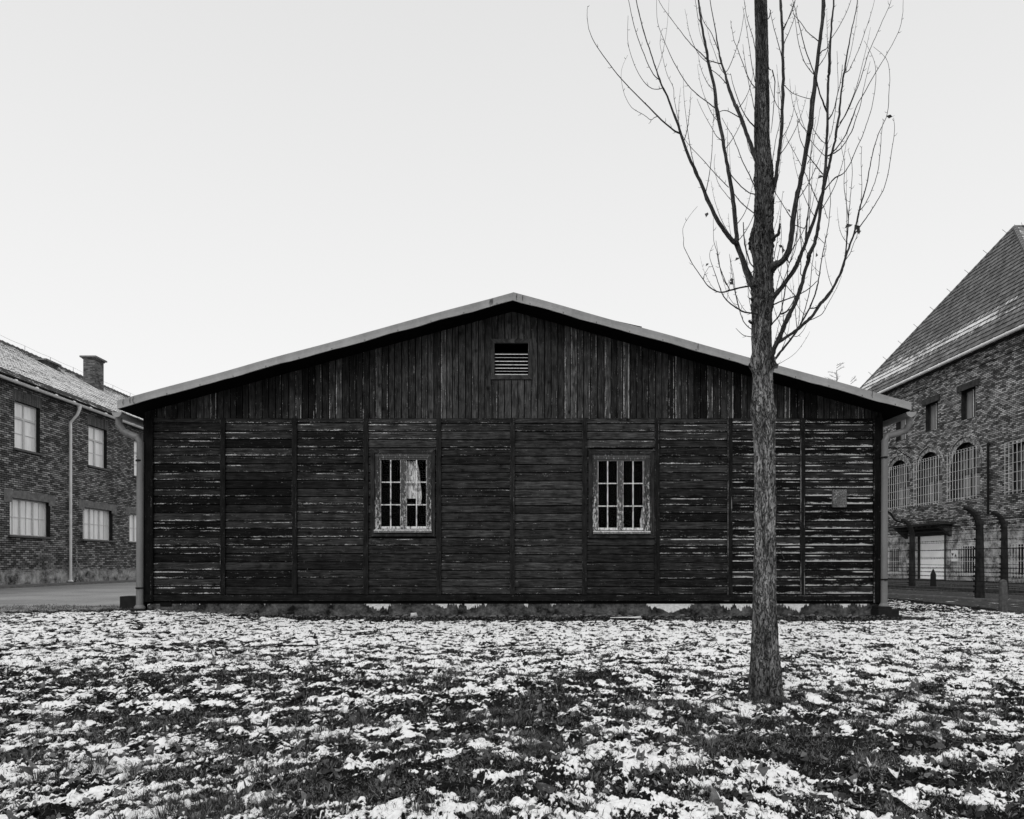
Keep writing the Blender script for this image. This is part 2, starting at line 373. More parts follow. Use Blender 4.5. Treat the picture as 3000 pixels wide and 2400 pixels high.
def ground_mat(name,soil,snowy):
    m,t,b=mat(name,.95,.03); g=NG(t); p=g.pos()
    n=g.noise(p,9,7,.7); n2=g.noise(p,70,5,.7); n3=g.noise(p,260,3,.65)
    v=g.mul(soil,g.mul(g.rng(n,.3,.7,.45,1.6),g.rng(n2,.3,.7,.3,1.9))); v=g.mul(v,g.rng(n3,.3,.7,.5,1.6))
    if snowy:
        s=g.attr('snow').outputs['Fac']
        e=g.add(s,g.add(g.mul(g.sub(n2,.5),1.0),g.mul(g.sub(n3,.5),1.3)))
        f=g.rng(e,.43,.60)
        v=g.mix(f,v,g.mul(.87,g.rng(n2,.3,.7,.94,1.03))); g.bump(b,g.add(g.mul(f,.8),g.add(g.mul(n2,.7),g.mul(n3,.5))),.55,.006)
    else: g.bump(b,g.add(n,g.add(g.mul(n2,.7),g.mul(n3,.4))),.8,.03)
    g.col(b,v); return m
M['lawn']=ground_mat('snow_and_dead_grass',.009,True)
M['gravel']=ground_mat('wet_gravel',.045,False)
M['soil']=ground_mat('bare_soil',.05,False)
def asphalt():
    m,t,b=mat('asphalt_road',.8,.3); g=NG(t); p=g.pos(); s=g.sep(p)
    n=g.noise(p,.5,5,.6); n2=g.noise(p,14,6,.75); n3=g.noise(p,120,3,.6)
    v=g.mul(.25,g.mul(g.rng(n,.3,.7,.75,1.3),g.mul(g.rng(n2,.3,.7,.75,1.3),g.rng(n3,.3,.7,.7,1.35))))
    g.col(b,v); g.bump(b,n2,.3,.01); return m
M['asphalt']=asphalt()
def bladem(name,lo,hi):
    m,t,b=mat(name,.7,.2); g=NG(t); a=g.attr('bd'); c=t.nodes.new('ShaderNodeSeparateColor'); g.lk(a.outputs['Color'],c.inputs[0])
    g.col(b,g.mul(g.mix(c.outputs[0],lo,hi),g.rng(g.noise(g.pos(),60,3,.6),.3,.7,.6,1.4))); return m
M['blade']=bladem('dead_grass_blade',.006,.24)
def leafm():
    m,t,b=mat('withered_leaf',.65,.35); g=NG(t); a=g.attr('bd'); c=t.nodes.new('ShaderNodeSeparateColor'); g.lk(a.outputs['Color'],c.inputs[0])
    uv=g.sep(g.uv()); p=g.pos()
    vein=g.math('ABSOLUTE',uv[0]); br=g.math('ABSOLUTE',g.sub(g.math('FRACT',g.add(g.mul(uv[1],4.5),g.mul(vein,-2.2))),.5))
    vn=g.math('MINIMUM',g.rng(vein,.0,.06,0,1),g.rng(br,.0,.10,.35,1))
    n=g.noise(p,90,5,.7); v=g.mul(g.mix(c.outputs[0],.006,.17),g.rng(n,.3,.7,.55,1.5)); v=g.mul(v,g.rng(vn,0,1,1.45,1))
    sn=g.mul(g.rng(g.add(g.noise(p,55,5,.7),g.mul(c.outputs[1],.25)),.62,.68),g.rng(c.outputs[1],.05,.2,0,1))
    g.col(b,g.mix(sn,v,.85)); g.bump(b,g.add(n,vn),.5,.004); return m
M['leaf']=leafm()
M['twig']=plain('twig_bark',.06,.8,.2,.35,40,.2)
M['stone']=plain('pale_stone',.5,.9,.2,.2,20,.4)
M['stone_dark']=plain('grey_stone',.13,.9,.2,.4,20,.5)
M['splinter']=plain('fresh_white_wood',.75,.7,.2,.1,10,.1)
# ================================================================ the wooden barrack
BAR=empty('wooden_barrack',(0,WY,0))
tag(BAR,'long dark wooden barrack with shallow gabled roof in the middle of the view','barrack')
XL_,XR_=wx(425),wx(2582); BACK=WY+26
zG=wz(1226); zB=wz(1741.6); zBB=wz(1760.5)
bat=[655,864.6,1073,1286,1501,1712,1924,2136.5,2349]
edges=[452]+[b for b in bat]+[2555]
win=[dict(o=(1087.4,1275,1318.7,1571.7),s=(1110.8,1255,1343.5,1549.5),mid=1180.5,sill=(1097.8,1265.5,1552.6,1561)),
     dict(o=(1723.8,1915.5,1322,1577),s=(1747,1889.4,1347,1553.4),mid=1815,sill=(1736.9,1903.5,1556.8,1565))]
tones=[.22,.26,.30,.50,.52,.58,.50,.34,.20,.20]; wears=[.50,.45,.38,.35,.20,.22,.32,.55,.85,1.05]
def siding(mb,x0,x1,z0,z1,ph,tone,wear,pr=0,xg=0):
    h=z1-z0; v0,v1=ph
    c=(tone,wear,random.random()); off=c[2]*37
    def prof(v): # outward distance at height fraction v of the whole board
        return .022+pr if v<.74 else (.022+pr)-(v-.74)/.26*.017
    vs=[v0]+[v for v in (.12,.4,.74,.86) if v0<v<v1]+[v1]
    zf=lambda v:z0+(v-v0)/(v1-v0)*h
    n=max(2,int((x1-x0)/.2)); xs=[x0+(x1-x0)*i/n for i in range(n+1)]
    wob=[random.uniform(-.0016,.0016) for _ in xs]
    for a,b_ in zip(vs[:-1],vs[1:]):
        for i in range(n):
            q=[(xs[i],WY-prof(a)+wob[i],zf(a)),(xs[i+1],WY-prof(a)+wob[i+1],zf(a)),(xs[i+1],WY-prof(b_)+wob[i+1],zf(b_)),(xs[i],WY-prof(b_)+wob[i],zf(b_))]
            mb.quad(q,[(q[0][0]+off,a),(q[1][0]+off,a),(q[2][0]+off,b_),(q[3][0]+off,b_)],c)
    mb.quad([(x0,WY,z0),(x1,WY,z0),(x1,WY-prof(v0),z0),(x0,WY-prof(v0),z0)],None,(tone*.5,0,.3))
for k in range(10):
    mb=MB(); px0,px1=edges[k],edges[k+1]
    x0=wx(px0); x1=wx(px1)
    jit=random.uniform(-1.2,1.2) if k not in (3,6) else 0
    js=[1226]+[1241.7+jit+23.9*i+random.uniform(-.9,.9) for i in range(21)]+[1741.6]
    holes=[w_['o'] for w_ in win if w_['o'][0]>px0 and w_['o'][1]<px1]
    for i in range(len(js)-1):
        ya,yb=js[i],js[i+1]; ph=(0,1)
        if i==0: ph=(0,.68)
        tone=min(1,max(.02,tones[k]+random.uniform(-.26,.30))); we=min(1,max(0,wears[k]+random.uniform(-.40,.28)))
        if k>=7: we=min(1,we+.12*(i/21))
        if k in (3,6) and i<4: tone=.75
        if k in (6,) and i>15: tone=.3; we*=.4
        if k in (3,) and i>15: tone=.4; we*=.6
        z0=wz(yb)+.013; z1=wz(ya)
        pr=random.uniform(-.002,.002)
        if holes:
            hx0,hx1,hy0,hy1=holes[0]; hz0,hz1=wz(hy1)+.03,wz(hy0)-.03; hxa,hxb=wx(hx0)+.02,wx(hx1)-.02
            if z1<=hz0 or z0>=hz1: siding(mb,x0,x1,z0,z1,ph,tone,we,pr)
            else:
                siding(mb,x0,hxa,z0,z1,ph,tone,we,pr); siding(mb,hxb,x1,z0,z1,ph,tone,we,pr)
        else: siding(mb,x0,x1,z0,z1,ph,tone,we,pr)
    if holes:
        hx0,hx1,hy0,hy1=holes[0]
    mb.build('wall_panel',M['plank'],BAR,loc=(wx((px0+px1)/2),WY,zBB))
for b_ in bat:
    mb=MB(); t=.25+.35*math.exp(-((b_-1450)/500)**2)
    mb.box((wx(b_)-.040,WY-.052,zB-.0),(wx(b_)+.040,WY-.002,zG-.001),(t,.25+.45*(b_>2000)+random.uniform(0,.15),random.random()),'z')
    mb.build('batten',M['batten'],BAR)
for a,b_,zb in ((425,452,1763),(2555,2582,1766)):
    mb=MB(); mb.box((wx(a),WY-.06,wz(zb)),(wx(b_),WY+.06,zG-.0012),(.12,.3,random.random()),'z')
    for py in (1330,1500,1640,1700):   # white nail heads
        if a>2000: mb.box((wx(a+16+random.uniform(-3,3)),WY-.063,wz(py)),(wx(a+18),WY-.0602,wz(py)+.012),(1,1,.2))
    mb.build('corner_board',M['batten'],BAR)
mb=MB()
xs=[452,980,1500,2020,2555]
for i in range(4):
    mb.box((wx(xs[i])+.001,WY-.034-.002*(i%2),zBB),(wx(xs[i+1])-.002,WY-.001,zB-.002),(.35,.3,random.random()),'x')
mb.build('base_board',M['batten'],BAR)
# thin pale drip strip under the base board
# gable boarding
apx=wx(1503); ZA=.85+(HY-858)*12.3/F; slL=(ZA-(.85+(HY-1175)*12.3/F))/((1503-345)*12.3/F); slR=(ZA-(.85+(HY-1180)*12.3/F))/((2669-1503)*12.3/F)
def zroof(x): return ZA-(apx-x)*slL if x<apx else ZA-(x-apx)*slR
TH=.135
mb=MB(); x=XL_
vx0,vx1,vy0,vy1=wx(1300+580/4.2075),wx(1300+1088/4.2075),wz(840+1150/4.2075),wz(840+655/4.2075)
vi0,vi1,vj0,vj1=wx(1300+628/4.2075),wx(1300+1040/4.2075),wz(840+1100/4.2075),wz(840+705/4.2075)
mb.quad([(XL_,WY+.004,zG),(XR_,WY+.004,zG),(XR_,WY+.004,zroof(XR_)-TH),(apx,WY+.004,zroof(apx)-TH),(XL_,WY+.004,zroof(XL_)-TH)],None,(.02,0,.5)) if False else None
while x<XR_-.01:
    w_=random.uniform(.094,.118)*1.02; x1=min(x+w_,XR_); g_=.0065
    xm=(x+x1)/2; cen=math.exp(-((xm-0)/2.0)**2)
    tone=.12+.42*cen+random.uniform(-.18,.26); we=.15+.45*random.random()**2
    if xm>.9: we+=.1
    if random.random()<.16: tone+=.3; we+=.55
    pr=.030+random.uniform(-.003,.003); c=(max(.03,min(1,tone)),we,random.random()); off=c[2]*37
    zs=[(zG-.006+random.uniform(-.003,.003),None)]
    def piece(za,zb0,zb1):
        y=WY-pr; xa,xb=x+g_/2,x1-g_/2
        q=[(xa,y,za),(xb,y,za),(xb,y,zb1),(xa,y,zb0)]
        # chamfered long edges
        ch=.004
        mb.quad([(xa+ch,y,za),(xb-ch,y,za),(xb-ch,y,zb1),(xa+ch,y,zb0)],[(za+off,.04),(za+off,.96),(zb1+off,.96),(zb0+off,.04)],c)
        mb.quad([(xa,WY,za),(xa+ch,y,za),(xa+ch,y,zb0),(xa,WY,zb0)],[(za+off,.5)]*4,(c[0]*.6,0,.1))
        mb.quad([(xb-ch,y,za),(xb,WY,za),(xb,WY,zb1),(xb-ch,y,zb1)],[(za+off,.5)]*4,(c[0]*.6,0,.1))
        mb.quad([(xa,WY,za),(xb,WY,za),(xb,y,za),(xa,y,za)],None,(.1,0,.1))
    zt0,zt1=zroof(x)-TH,zroof(x1)-TH; zb=zG-.006+random.uniform(-.002,.002)
    if x1>vx0+.03 and x<vx1-.03: piece(zb,vj0-.02,vj0-.02); piece(vj1+.02,zt0,zt1)
    else: piece(zb,zt0,zt1)
    x=x1
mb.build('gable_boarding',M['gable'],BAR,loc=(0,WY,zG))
# structural wall behind the boards, with holes for windows and vent
def sheet_xz(mb,x0,x1,z0,z1,y,holes,top=None):
    X=sorted({x0,x1,*[h[0] for h in holes],*[h[1] for h in holes]}); Z=sorted({z0,z1,*[h[2] for h in holes],*[h[3] for h in holes]})
    for a,b_ in zip(X[:-1],X[1:]):
        for c_,d in zip(Z[:-1],Z[1:]):
            cx,cz=(a+b_)/2,(c_+d)/2
            if any(h[0]<cx<h[1] and h[2]<cz<h[3] for h in holes): continue
            mb.quad([(a,y,c_),(b_,y,c_),(b_,y,d),(a,y,d)],None,(.05,0,.5))
mb=MB(); hs=[(wx(w_['o'][0])+.05,wx(w_['o'][1])-.05,wz(w_['o'][3])+.05,wz(w_['o'][2])-.05) for w_ in win]
sheet_xz(mb,XL_,XR_,wz(1800)-.2,zG,WY+.003,hs)
zt=zroof(XL_)-TH-.01; sheet_xz(mb,XL_,XR_,zG,zt,WY+.003,[])
n=40
for i in range(n):
    a=XL_+(XR_-XL_)*i/n; b_=XL_+(XR_-XL_)*(i+1)/n
    vz0,vz1=vj0,vj1
    za,zb=zroof(a)-TH-.002,zroof(b_)-TH-.002
    if b_>vi0+.0 and a<vi1:
        mb.quad([(a,WY+.003,zt),(b_,WY+.003,zt),(b_,WY+.003,vz0),(a,WY+.003,vz0)],None,(.05,0,.5))
        mb.quad([(a,WY+.003,vz1),(b_,WY+.003,vz1),(b_,WY+.003,zb),(a,WY+.003,za)],None,(.05,0,.5))
    else: mb.quad([(a,WY+.003,zt),(b_,WY+.003,zt),(b_,WY+.003,zb),(a,WY+.003,za)],None,(.05,0,.5))
for X_,sgn in ((XL_,-1),(XR_,1)):   # side walls, planked
    z=wz(1765)
    while z<3.35:
        z2=min(z+.136,3.35); c=(.3,.4,random.random())
        mb.quad([(X_,WY,z),(X_,BACK,z),(X_+sgn*-.012,BACK,z2),(X_+sgn*-.012,WY,z2)],[(0+c[2]*9,0),(26+c[2]*9,0),(26+c[2]*9,1),(c[2]*9,1)],c); z=z2
mb.quad([(XL_,BACK,0),(XR_,BACK,0),(XR_,BACK,zroof(XR_)-TH),(apx,BACK,zroof(apx)-TH),(XL_,BACK,zroof(XL_)-TH)],[(0,0),(12,0),(12,1),(6,1),(0,1)],(.3,.3,.4))
mb.quad([(XL_,WY,.3),(XR_,WY,.3),(XR_,BACK,.3),(XL_,BACK,.3)],None,(.2,0,.1))
mb.build('wall',M['batten'],BAR,loc=(0,WY,0))
# roof
FY=WY-.50; exL=(345-1500)*12.3/F; exR=(2669-1500)*12.3/F; RB=BACK+.5
mb=MB()
for xa,xb in ((exL,apx),(apx,exR)):
    za,zb=zroof(xa),zroof(xb); n=24
    mb.quad([(xa,FY,za),(xb,FY,zb),(xb,RB,zb),(xa,RB,za)],None,(.5,0,.5))
    mb.quad([(xa,FY,za-TH+.01),(xa,RB,za-TH+.01),(xb,RB,zb-TH+.01),(xb,FY,zb-TH+.01)],None,(.5,0,.5),1)
    mb.quad([(xa,RB,za),(xb,RB,zb),(xb,RB,zb-TH+.01),(xa,RB,za-TH+.01)],None,(.5,0,.5),1)
for xa in (exL,exR):
    za=zroof(xa); mb.quad([(xa,FY,za-TH+.01),(xa,FY,za),(xa,RB,za),(xa,RB,za-TH+.01)],None,(.5,0,.5),1)
    # rafter tails under the eaves
    for i in range(1,26):
        y=WY+i*1.0; s=1 if xa<0 else -1
        x2=XL_ if xa<0 else XR_
        mb.box((xa+s*.05,y-.03,zroof(xa)-TH-.07),(x2+s*.0,y+.03,zroof(xa)-TH+.005),(.1,0,.4),m=1)
mb.build('roof',[M['roofing'],M['soffit']],BAR,loc=(0,WY,3.4))
def fascia(xa,xb):
    mb=MB(); n=48; w0=random.random()*9
    pts=[]
    for i in range(n+1):
        x=xa+(xb-xa)*i/n; wob=.006*math.sin(i*.9+w0)+.004*random.uniform(-1,1)
        d=.004*math.sin(i*.55+w0*2)
        zt=zroof(x)+.014+.004*math.sin(i*.37+w0); h=.128+wob
        pts.append((x,FY-.014+d,zt,zt-h))
    for i in range(n):
        a,b_=pts[i],pts[i+1]
        mb.quad([(a[0],a[1],a[3]),(b_[0],b_[1],b_[3]),(b_[0],b_[1]+.004,(b_[2]+b_[3])/2),(a[0],a[1]+.004,(a[2]+a[3])/2)])
        mb.quad([(a[0],a[1]+.004,(a[2]+a[3])/2),(b_[0],b_[1]+.004,(b_[2]+b_[3])/2),(b_[0],b_[1],b_[2]),(a[0],a[1],a[2])])
        mb.quad([(a[0],a[1],a[2]),(b_[0],b_[1],b_[2]),(b_[0],FY+.10,b_[2]-.004),(a[0],FY+.10,a[2]-.004)])
        mb.quad([(a[0],a[1],a[3]),(a[0],FY+.02,a[3]),(b_[0],FY+.02,b_[3]),(b_[0],b_[1],b_[3])])
        if i%4==2:   # nails with little rust runs along the lower edge
            mb.box((a[0],a[1]-.004,a[3]+.012),(a[0]+.010,a[1]+.002,a[3]+.026),m=1); mb.box((a[0]+.003,a[1]-.002,a[3]+.002),(a[0]+.007,a[1]+.003,a[3]+.012),m=1)
    for xe,i in ((xa,0),(xb,n)):
        p=pts[i]; mb.quad([(p[0],p[1],p[2]),(p[0],p[1],p[3]),(p[0],FY+.10,p[3]),(p[0],FY+.10,p[2])])
    # tar runs / open seams
    seams=[exL+.08,exL+.19,exL+.24,apx-.37,apx-.35,apx-.33] if xa<0 and xb<.1 else [apx+.055,apx+.15,exR-.62,2.98]
    for s in seams:
        z=zroof(s); mb.tube([(s+.006,FY-.021,z+.005),(s-.002,FY-.022,z-.05),(s+.004,FY-.021,z-.085-.02*random.random())],[.003,.0045,.002],5,m=1)
    return mb.build('roof_edge_trim',[M['zinc'],M['iron']],BAR,smooth=False,loc=((xa+xb)/2,FY,(zroof(xa)+zroof(xb))/2))
fascia(exL-.015,apx); fascia(apx+.0005,exR+.015)
mb=MB(); a=P(1800,938,12.33); b_=P(1881,958,12.33)
za,zb=zroof(a.x),zroof(b_.x); p8=[(a.x,12.35,za+.012),(b_.x,12.35,zb+.014),(b_.x,12.35,zb+.046),(a.x,12.35,za+.022)]; q8=[(u,12.95,w_) for u,_,w_ in p8]
mb.quad(p8); mb.quad(q8[::-1])
for k in range(4): mb.quad([p8[k],p8[(k+1)%4],q8[(k+1)%4],q8[k]])
mb.build('loose_flashing',M['iron'],BAR)
# foundation
mb=MB(); n=60; zf0=wz(1806)-.12
for i in range(n):
    xa=XL_+.04+(XR_-XL_-.08)*i/n; xb=XL_+.04+(XR_-XL_-.08)*(i+1)/n
    zt=zBB-.004
    mb.quad([(xa,WY-.004,zf0),(xb,WY-.004,zf0),(xb,WY+.004,zt),(xa,WY+.004,zt)],[(xa,0-.02),(xb,0-.02),(xb,.42),(xa,.42)])
mb.quad([(XL_+.04,WY+.004,zBB-.004),(XR_-.04,WY+.004,zBB-.004),(XR_-.04,WY+.3,zBB-.004),(XL_+.04,WY+.3,zBB-.004)],[(0,0)]*4)
for X_ in (XL_+.04,XR_-.04): mb.quad([(X_,WY,zf0),(X_,BACK,zf0),(X_,BACK,zBB),(X_,WY,zBB)],[(0,0),(25,0),(25,.4),(0,.4)])
mb.build('foundation',M['plinth'],BAR,loc=(0,WY,0))
# broken hole at the left of the foundation: its shade put in as a black slab
mb=MB(); mb.box((wx(470),WY-.012,wz(1777)),(wx(503),WY+.0,wz(1765)),(.05,0,.1)); mb.build('foundation_hole_shade',M['black'],BAR)
# windows
def bar(mb,x0,x1,z0,z1,y0,y1,g=None): mb.box((x0,y0,z0),(x1,y1,z1),(random.uniform(.35,.65),random.uniform(.3,.6),random.random()),g)
def barrack_window(w_,mirror,matt,curt):
    ox0,ox1=wx(w_['o'][0]),wx(w_['o'][1]); oz0,oz1=wz(w_['o'][3]),wz(w_['o'][2])
    sx0,sx1=wx(w_['s'][0]),wx(w_['s'][1]); sz0,sz1=wz(w_['s'][3]),wz(w_['s'][2]); mid=wx(w_['mid'])
    W=empty('window',((ox0+ox1)/2,WY,oz0),BAR)
    mb=MB(); cw=.064; y0,y1=WY-.060,WY+.02   # outer casing, mitred look through butt joints
    def mitre(pa,pb,pc,pd,c,hor):
        y=y0; q=[(pa[0],y,pa[1]),(pb[0],y,pb[1]),(pc[0],y,pc[1]),(pd[0],y,pd[1])]
        off=c[2]*37; f=(lambda p:(p[0]+off)) if hor else (lambda p:(p[2]+off))
        mb.quad(q,[(f(q[0]),.1),(f(q[1]),.1),(f(q[2]),.9),(f(q[3]),.9)],c)
        for a,b_ in ((q[0],q[1]),(q[2],q[3]),(q[1],q[2]),(q[3],q[0])):
            mb.quad([a,b_,(b_[0],y1,b_[2]),(a[0],y1,a[2])],[(f(a),.2),(f(b_),.2),(f(b_),.8),(f(a),.8)],c)
    a0,a1,b0,b1=ox0,ox1,oz0,oz1; i0,i1,j0,j1=a0+cw,a1-cw,b0+cw*.75,b1-cw*.85
    g_=.0012
    mitre((a0,b1),(i0,j1+g_),(i1,j1+g_),(a1,b1),(.62,.55,.3),True); mitre((a1,b0),(i1,j0-g_),(i0,j0-g_),(a0,b0),(.5,.2,.5),True)
    mitre((i0-g_,j0),(i0-g_,j1),(a0,b1-g_),(a0,b0+g_),(.5,.25,.6),False); mitre((a1,b0+g_),(a1,b1-g_),(i1+g_,j1),(i1+g_,j0),(.5,.25,.8),False)
    mb.box((a0-.01,WY-.075,b1+.001),(a1+.01,WY-.002,b1+.016),(.75,.9,.4),'x')   # drip cap
    mb.build('casing',M['trim'],W)
    e=.0015  # inner box frame, recessed
    for ja,jb in ((i0+e,sx0-.004),(sx1+.004,i1-e)):
        mb=MB(); bar(mb,ja,jb,sz0-.02,sz1+.03,WY-.028,WY+.09,'z'); mb.build('jamb',M['jamb_dark'],W)
    mb=MB(); bar(mb,i0+e,i1-e,sz1+.0305,j1+cw*.05,WY-.030,WY+.09,'x'); bar(mb,sx0-.003,sx1+.003,sz1+.004,sz1+.030,WY-.022,WY+.09,'x'); mb.build('head_rail',M['flake_dark'],W)
    mb=MB(); zs0,zs1=wz(w_['sill'][3]),wz(w_['sill'][2]); xs0,xs1=wx(w_['sill'][0]),wx(w_['sill'][1])
    q=[(xs0,WY-.085,zs0),(xs1,WY-.085,zs0),(xs1,WY-.085,zs1-.016),(xs0,WY-.085,zs1-.016)]
    mb.quad(q,m=1); mb.quad([q[3],q[2],(xs1,WY-.085,zs1-.008),(xs0,WY-.085,zs1-.008)]); mb.quad([(xs0,WY-.085,zs1-.008),(xs1,WY-.085,zs1-.008),(xs1,WY-.02,zs1+.008),(xs0,WY-.02,zs1+.008)])
    mb.quad([(xs0,WY-.085,zs0),(xs0,WY-.02,zs0),(xs1,WY-.02,zs0),(xs1,WY-.085,zs0)])
    for X_ in (xs0,xs1): mb.quad([(X_,WY-.085,zs0),(X_,WY-.085,zs1-.008),(X_,WY-.02,zs1+.008),(X_,WY-.02,zs0)])
    mb.build('sill',[M['flake_white'],M['sill_front']],W)
    for (a,b_) in ((sx0,mid-.0015),(mid+.0015,sx1)):
        ww=b_-a; left=(a==sx0); mb=MB(); y0s,y1s=WY-.012,WY+.025
        so,si=(.024,.030) if left else (.062,.024)
        st0,st1=(.026,.036) if left else (.058,.030)
        if mirror: st0,st1=(.026,.034) if left else (.056,.030)
        br=.040; tr=.024
        bar(mb,a,a+st0,sz0,sz1,y0s,y1s,'z'); bar(mb,b_-st1,b_,sz0,sz1,y0s,y1s,'z')
        mb2=MB(); bar(mb2,a+st0+.0004,b_-st1-.0004,sz0,sz0+br,y0s+.002,y1s,'x'); bar(mb,a+st0+.0004,b_-st1-.0004,sz1-tr,sz1,y0s+.002,y1s,'x')
        gx0,gx1=a+st0,b_-st1; gz0,gz1=sz0+br,sz1-tr
        xm=(gx0+gx1)/2; bar(mb2,xm-.009,xm+.009,gz0+.0005,gz1-.0005,y0s+.006,y1s-.006,'z')
        hz=[gz0+(gz1-gz0)*f for f in (.325,.665)]
        for z in hz:
            bar(mb2,gx0+.0004,xm-.0105,z-.009,z+.009,y0s+.006,y1s-.006,'x'); bar(mb2,xm+.0105,gx1-.0004,z-.009,z+.009,y0s+.006,y1s-.006,'x')
        # putty fillets round the panes
        for X_ in (gx0,gx1-.006): bar(mb2,X_+.0005,X_+.0055,gz0+.001,gz1-.001,y0s+.003,y0s+.012,'z')
        s=mb.build('sash',M['flake_dark'],W); 
        mb2.build('glazing_bars',M['flake_white'],W)
        mb=MB(); zz=[gz0]+hz+[gz1]
        for i in range(3):
            for (p,q_) in ((gx0,xm),(xm,gx1)):
                t=random.uniform(-.004,.004); t2=random.uniform(-.003,.003)
                mb.quad([(p+.004,WY+.006+t,zz[i]+.004),(q_-.004,WY+.006+t2,zz[i]+.004),(q_-.004,WY+.006-t,zz[i+1]-.004),(p+.004,WY+.006-t2,zz[i+1]-.004)])
        mb.build('pane',M['glass'],W)
    # torn curtain hanging behind the right-hand sash
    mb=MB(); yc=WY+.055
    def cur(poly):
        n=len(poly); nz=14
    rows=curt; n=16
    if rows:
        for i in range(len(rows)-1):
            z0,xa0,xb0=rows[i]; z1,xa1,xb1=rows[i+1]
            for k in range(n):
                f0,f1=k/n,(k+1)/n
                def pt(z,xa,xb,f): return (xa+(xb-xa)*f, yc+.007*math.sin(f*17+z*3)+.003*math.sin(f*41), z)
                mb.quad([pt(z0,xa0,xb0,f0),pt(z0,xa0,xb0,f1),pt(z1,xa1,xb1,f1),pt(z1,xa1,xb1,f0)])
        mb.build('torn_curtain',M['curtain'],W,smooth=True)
    return W
def cz(zy): return wz(1330+zy/7.187)
def cx_(zx): return wx(1000+zx/7.187)
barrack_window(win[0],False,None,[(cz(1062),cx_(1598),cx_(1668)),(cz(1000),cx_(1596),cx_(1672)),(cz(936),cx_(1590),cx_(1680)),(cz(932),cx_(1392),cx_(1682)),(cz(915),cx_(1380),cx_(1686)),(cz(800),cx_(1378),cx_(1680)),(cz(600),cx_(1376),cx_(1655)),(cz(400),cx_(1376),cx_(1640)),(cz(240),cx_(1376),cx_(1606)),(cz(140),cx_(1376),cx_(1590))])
def c2(zy): return wz(1200+zy/3.834)
def c2x(zx): return wx(1650+zx/3.834)
barrack_window(win[1],True,None,[(c2(1335),c2x(872),c2x(898)),(c2(1240),c2x(866),c2x(898)),(c2(1180),c2x(878),c2x(898)),(c2(1105),c2x(886),c2x(898))])
# gable vent
V=empty('gable_vent',((vx0+vx1)/2,WY,vy0),BAR)
mb=MB(); y0,y1=WY-.055,WY+.01
for q,hor in (([(vx0,vy1),(vi0,vj1),(vi1,vj1),(vx1,vy1)],1),([(vx1,vy0),(vi1,vj0),(vi0,vj0),(vx0,vy0)],1),([(vi0-.001,vj0),(vi0-.001,vj1),(vx0,vy1-.001),(vx0,vy0+.001)],0),([(vx1,vy0+.001),(vx1,vy1-.001),(vi1+.001,vj1),(vi1+.001,vj0)],0)):
    Q=[(p[0],y0,p[1]) for p in q]; c=(.8,.35,random.random())
    mb.quad(Q,[((p[0] if hor else p[2])+c[2]*9,v) for p,v in zip(Q,(.1,.1,.9,.9))],c)
    for a,b_ in ((Q[0],Q[1]),(Q[2],Q[3]),(Q[1],Q[2]),(Q[3],Q[0])): mb.quad([a,b_,(b_[0],y1,b_[2]),(a[0],y1,a[2])],[(a[0],.4)]*4,c)
mb.build('frame',M['trim'],V)
for zy in (838,880,925,968,1010,1048,1087):
    z=wz(840+zy/4.2075); mb=MB(); h=.0035 if zy in (880,1048) else .0065
    Q=[(vi0+.003,WY-.028,z-h),(vi1-.003,WY-.028,z-h-.002),(vi1-.003,WY-.026,z+h-.002),(vi0+.003,WY-.026,z+h)]
    mb.quad(Q,[(p[0],v) for p,v in zip(Q,(0.1,.1,.5,.5))],(1,.5,random.random()))
    Q=[Q[3],Q[2],(vi1-.003,WY+.045,z+.045),(vi0+.003,WY+.045,z+.047)]; mb.quad(Q,[(p[0],.5) for p in Q],(1,.5,.2),1)
    Q=[(vi0+.003,WY-.028,z-h),(vi0+.003,WY+.045,z+.03),(vi1-.003,WY+.045,z+.03),(vi1-.003,WY-.028,z-h-.002)]; mb.quad(Q,[(p[0],.5) for p in Q],(.3,.1,.2),1)
    mb.build('slat',[M['slat'],M['black']],V)  # edges pale, other faces black: louvre shade put into the colour
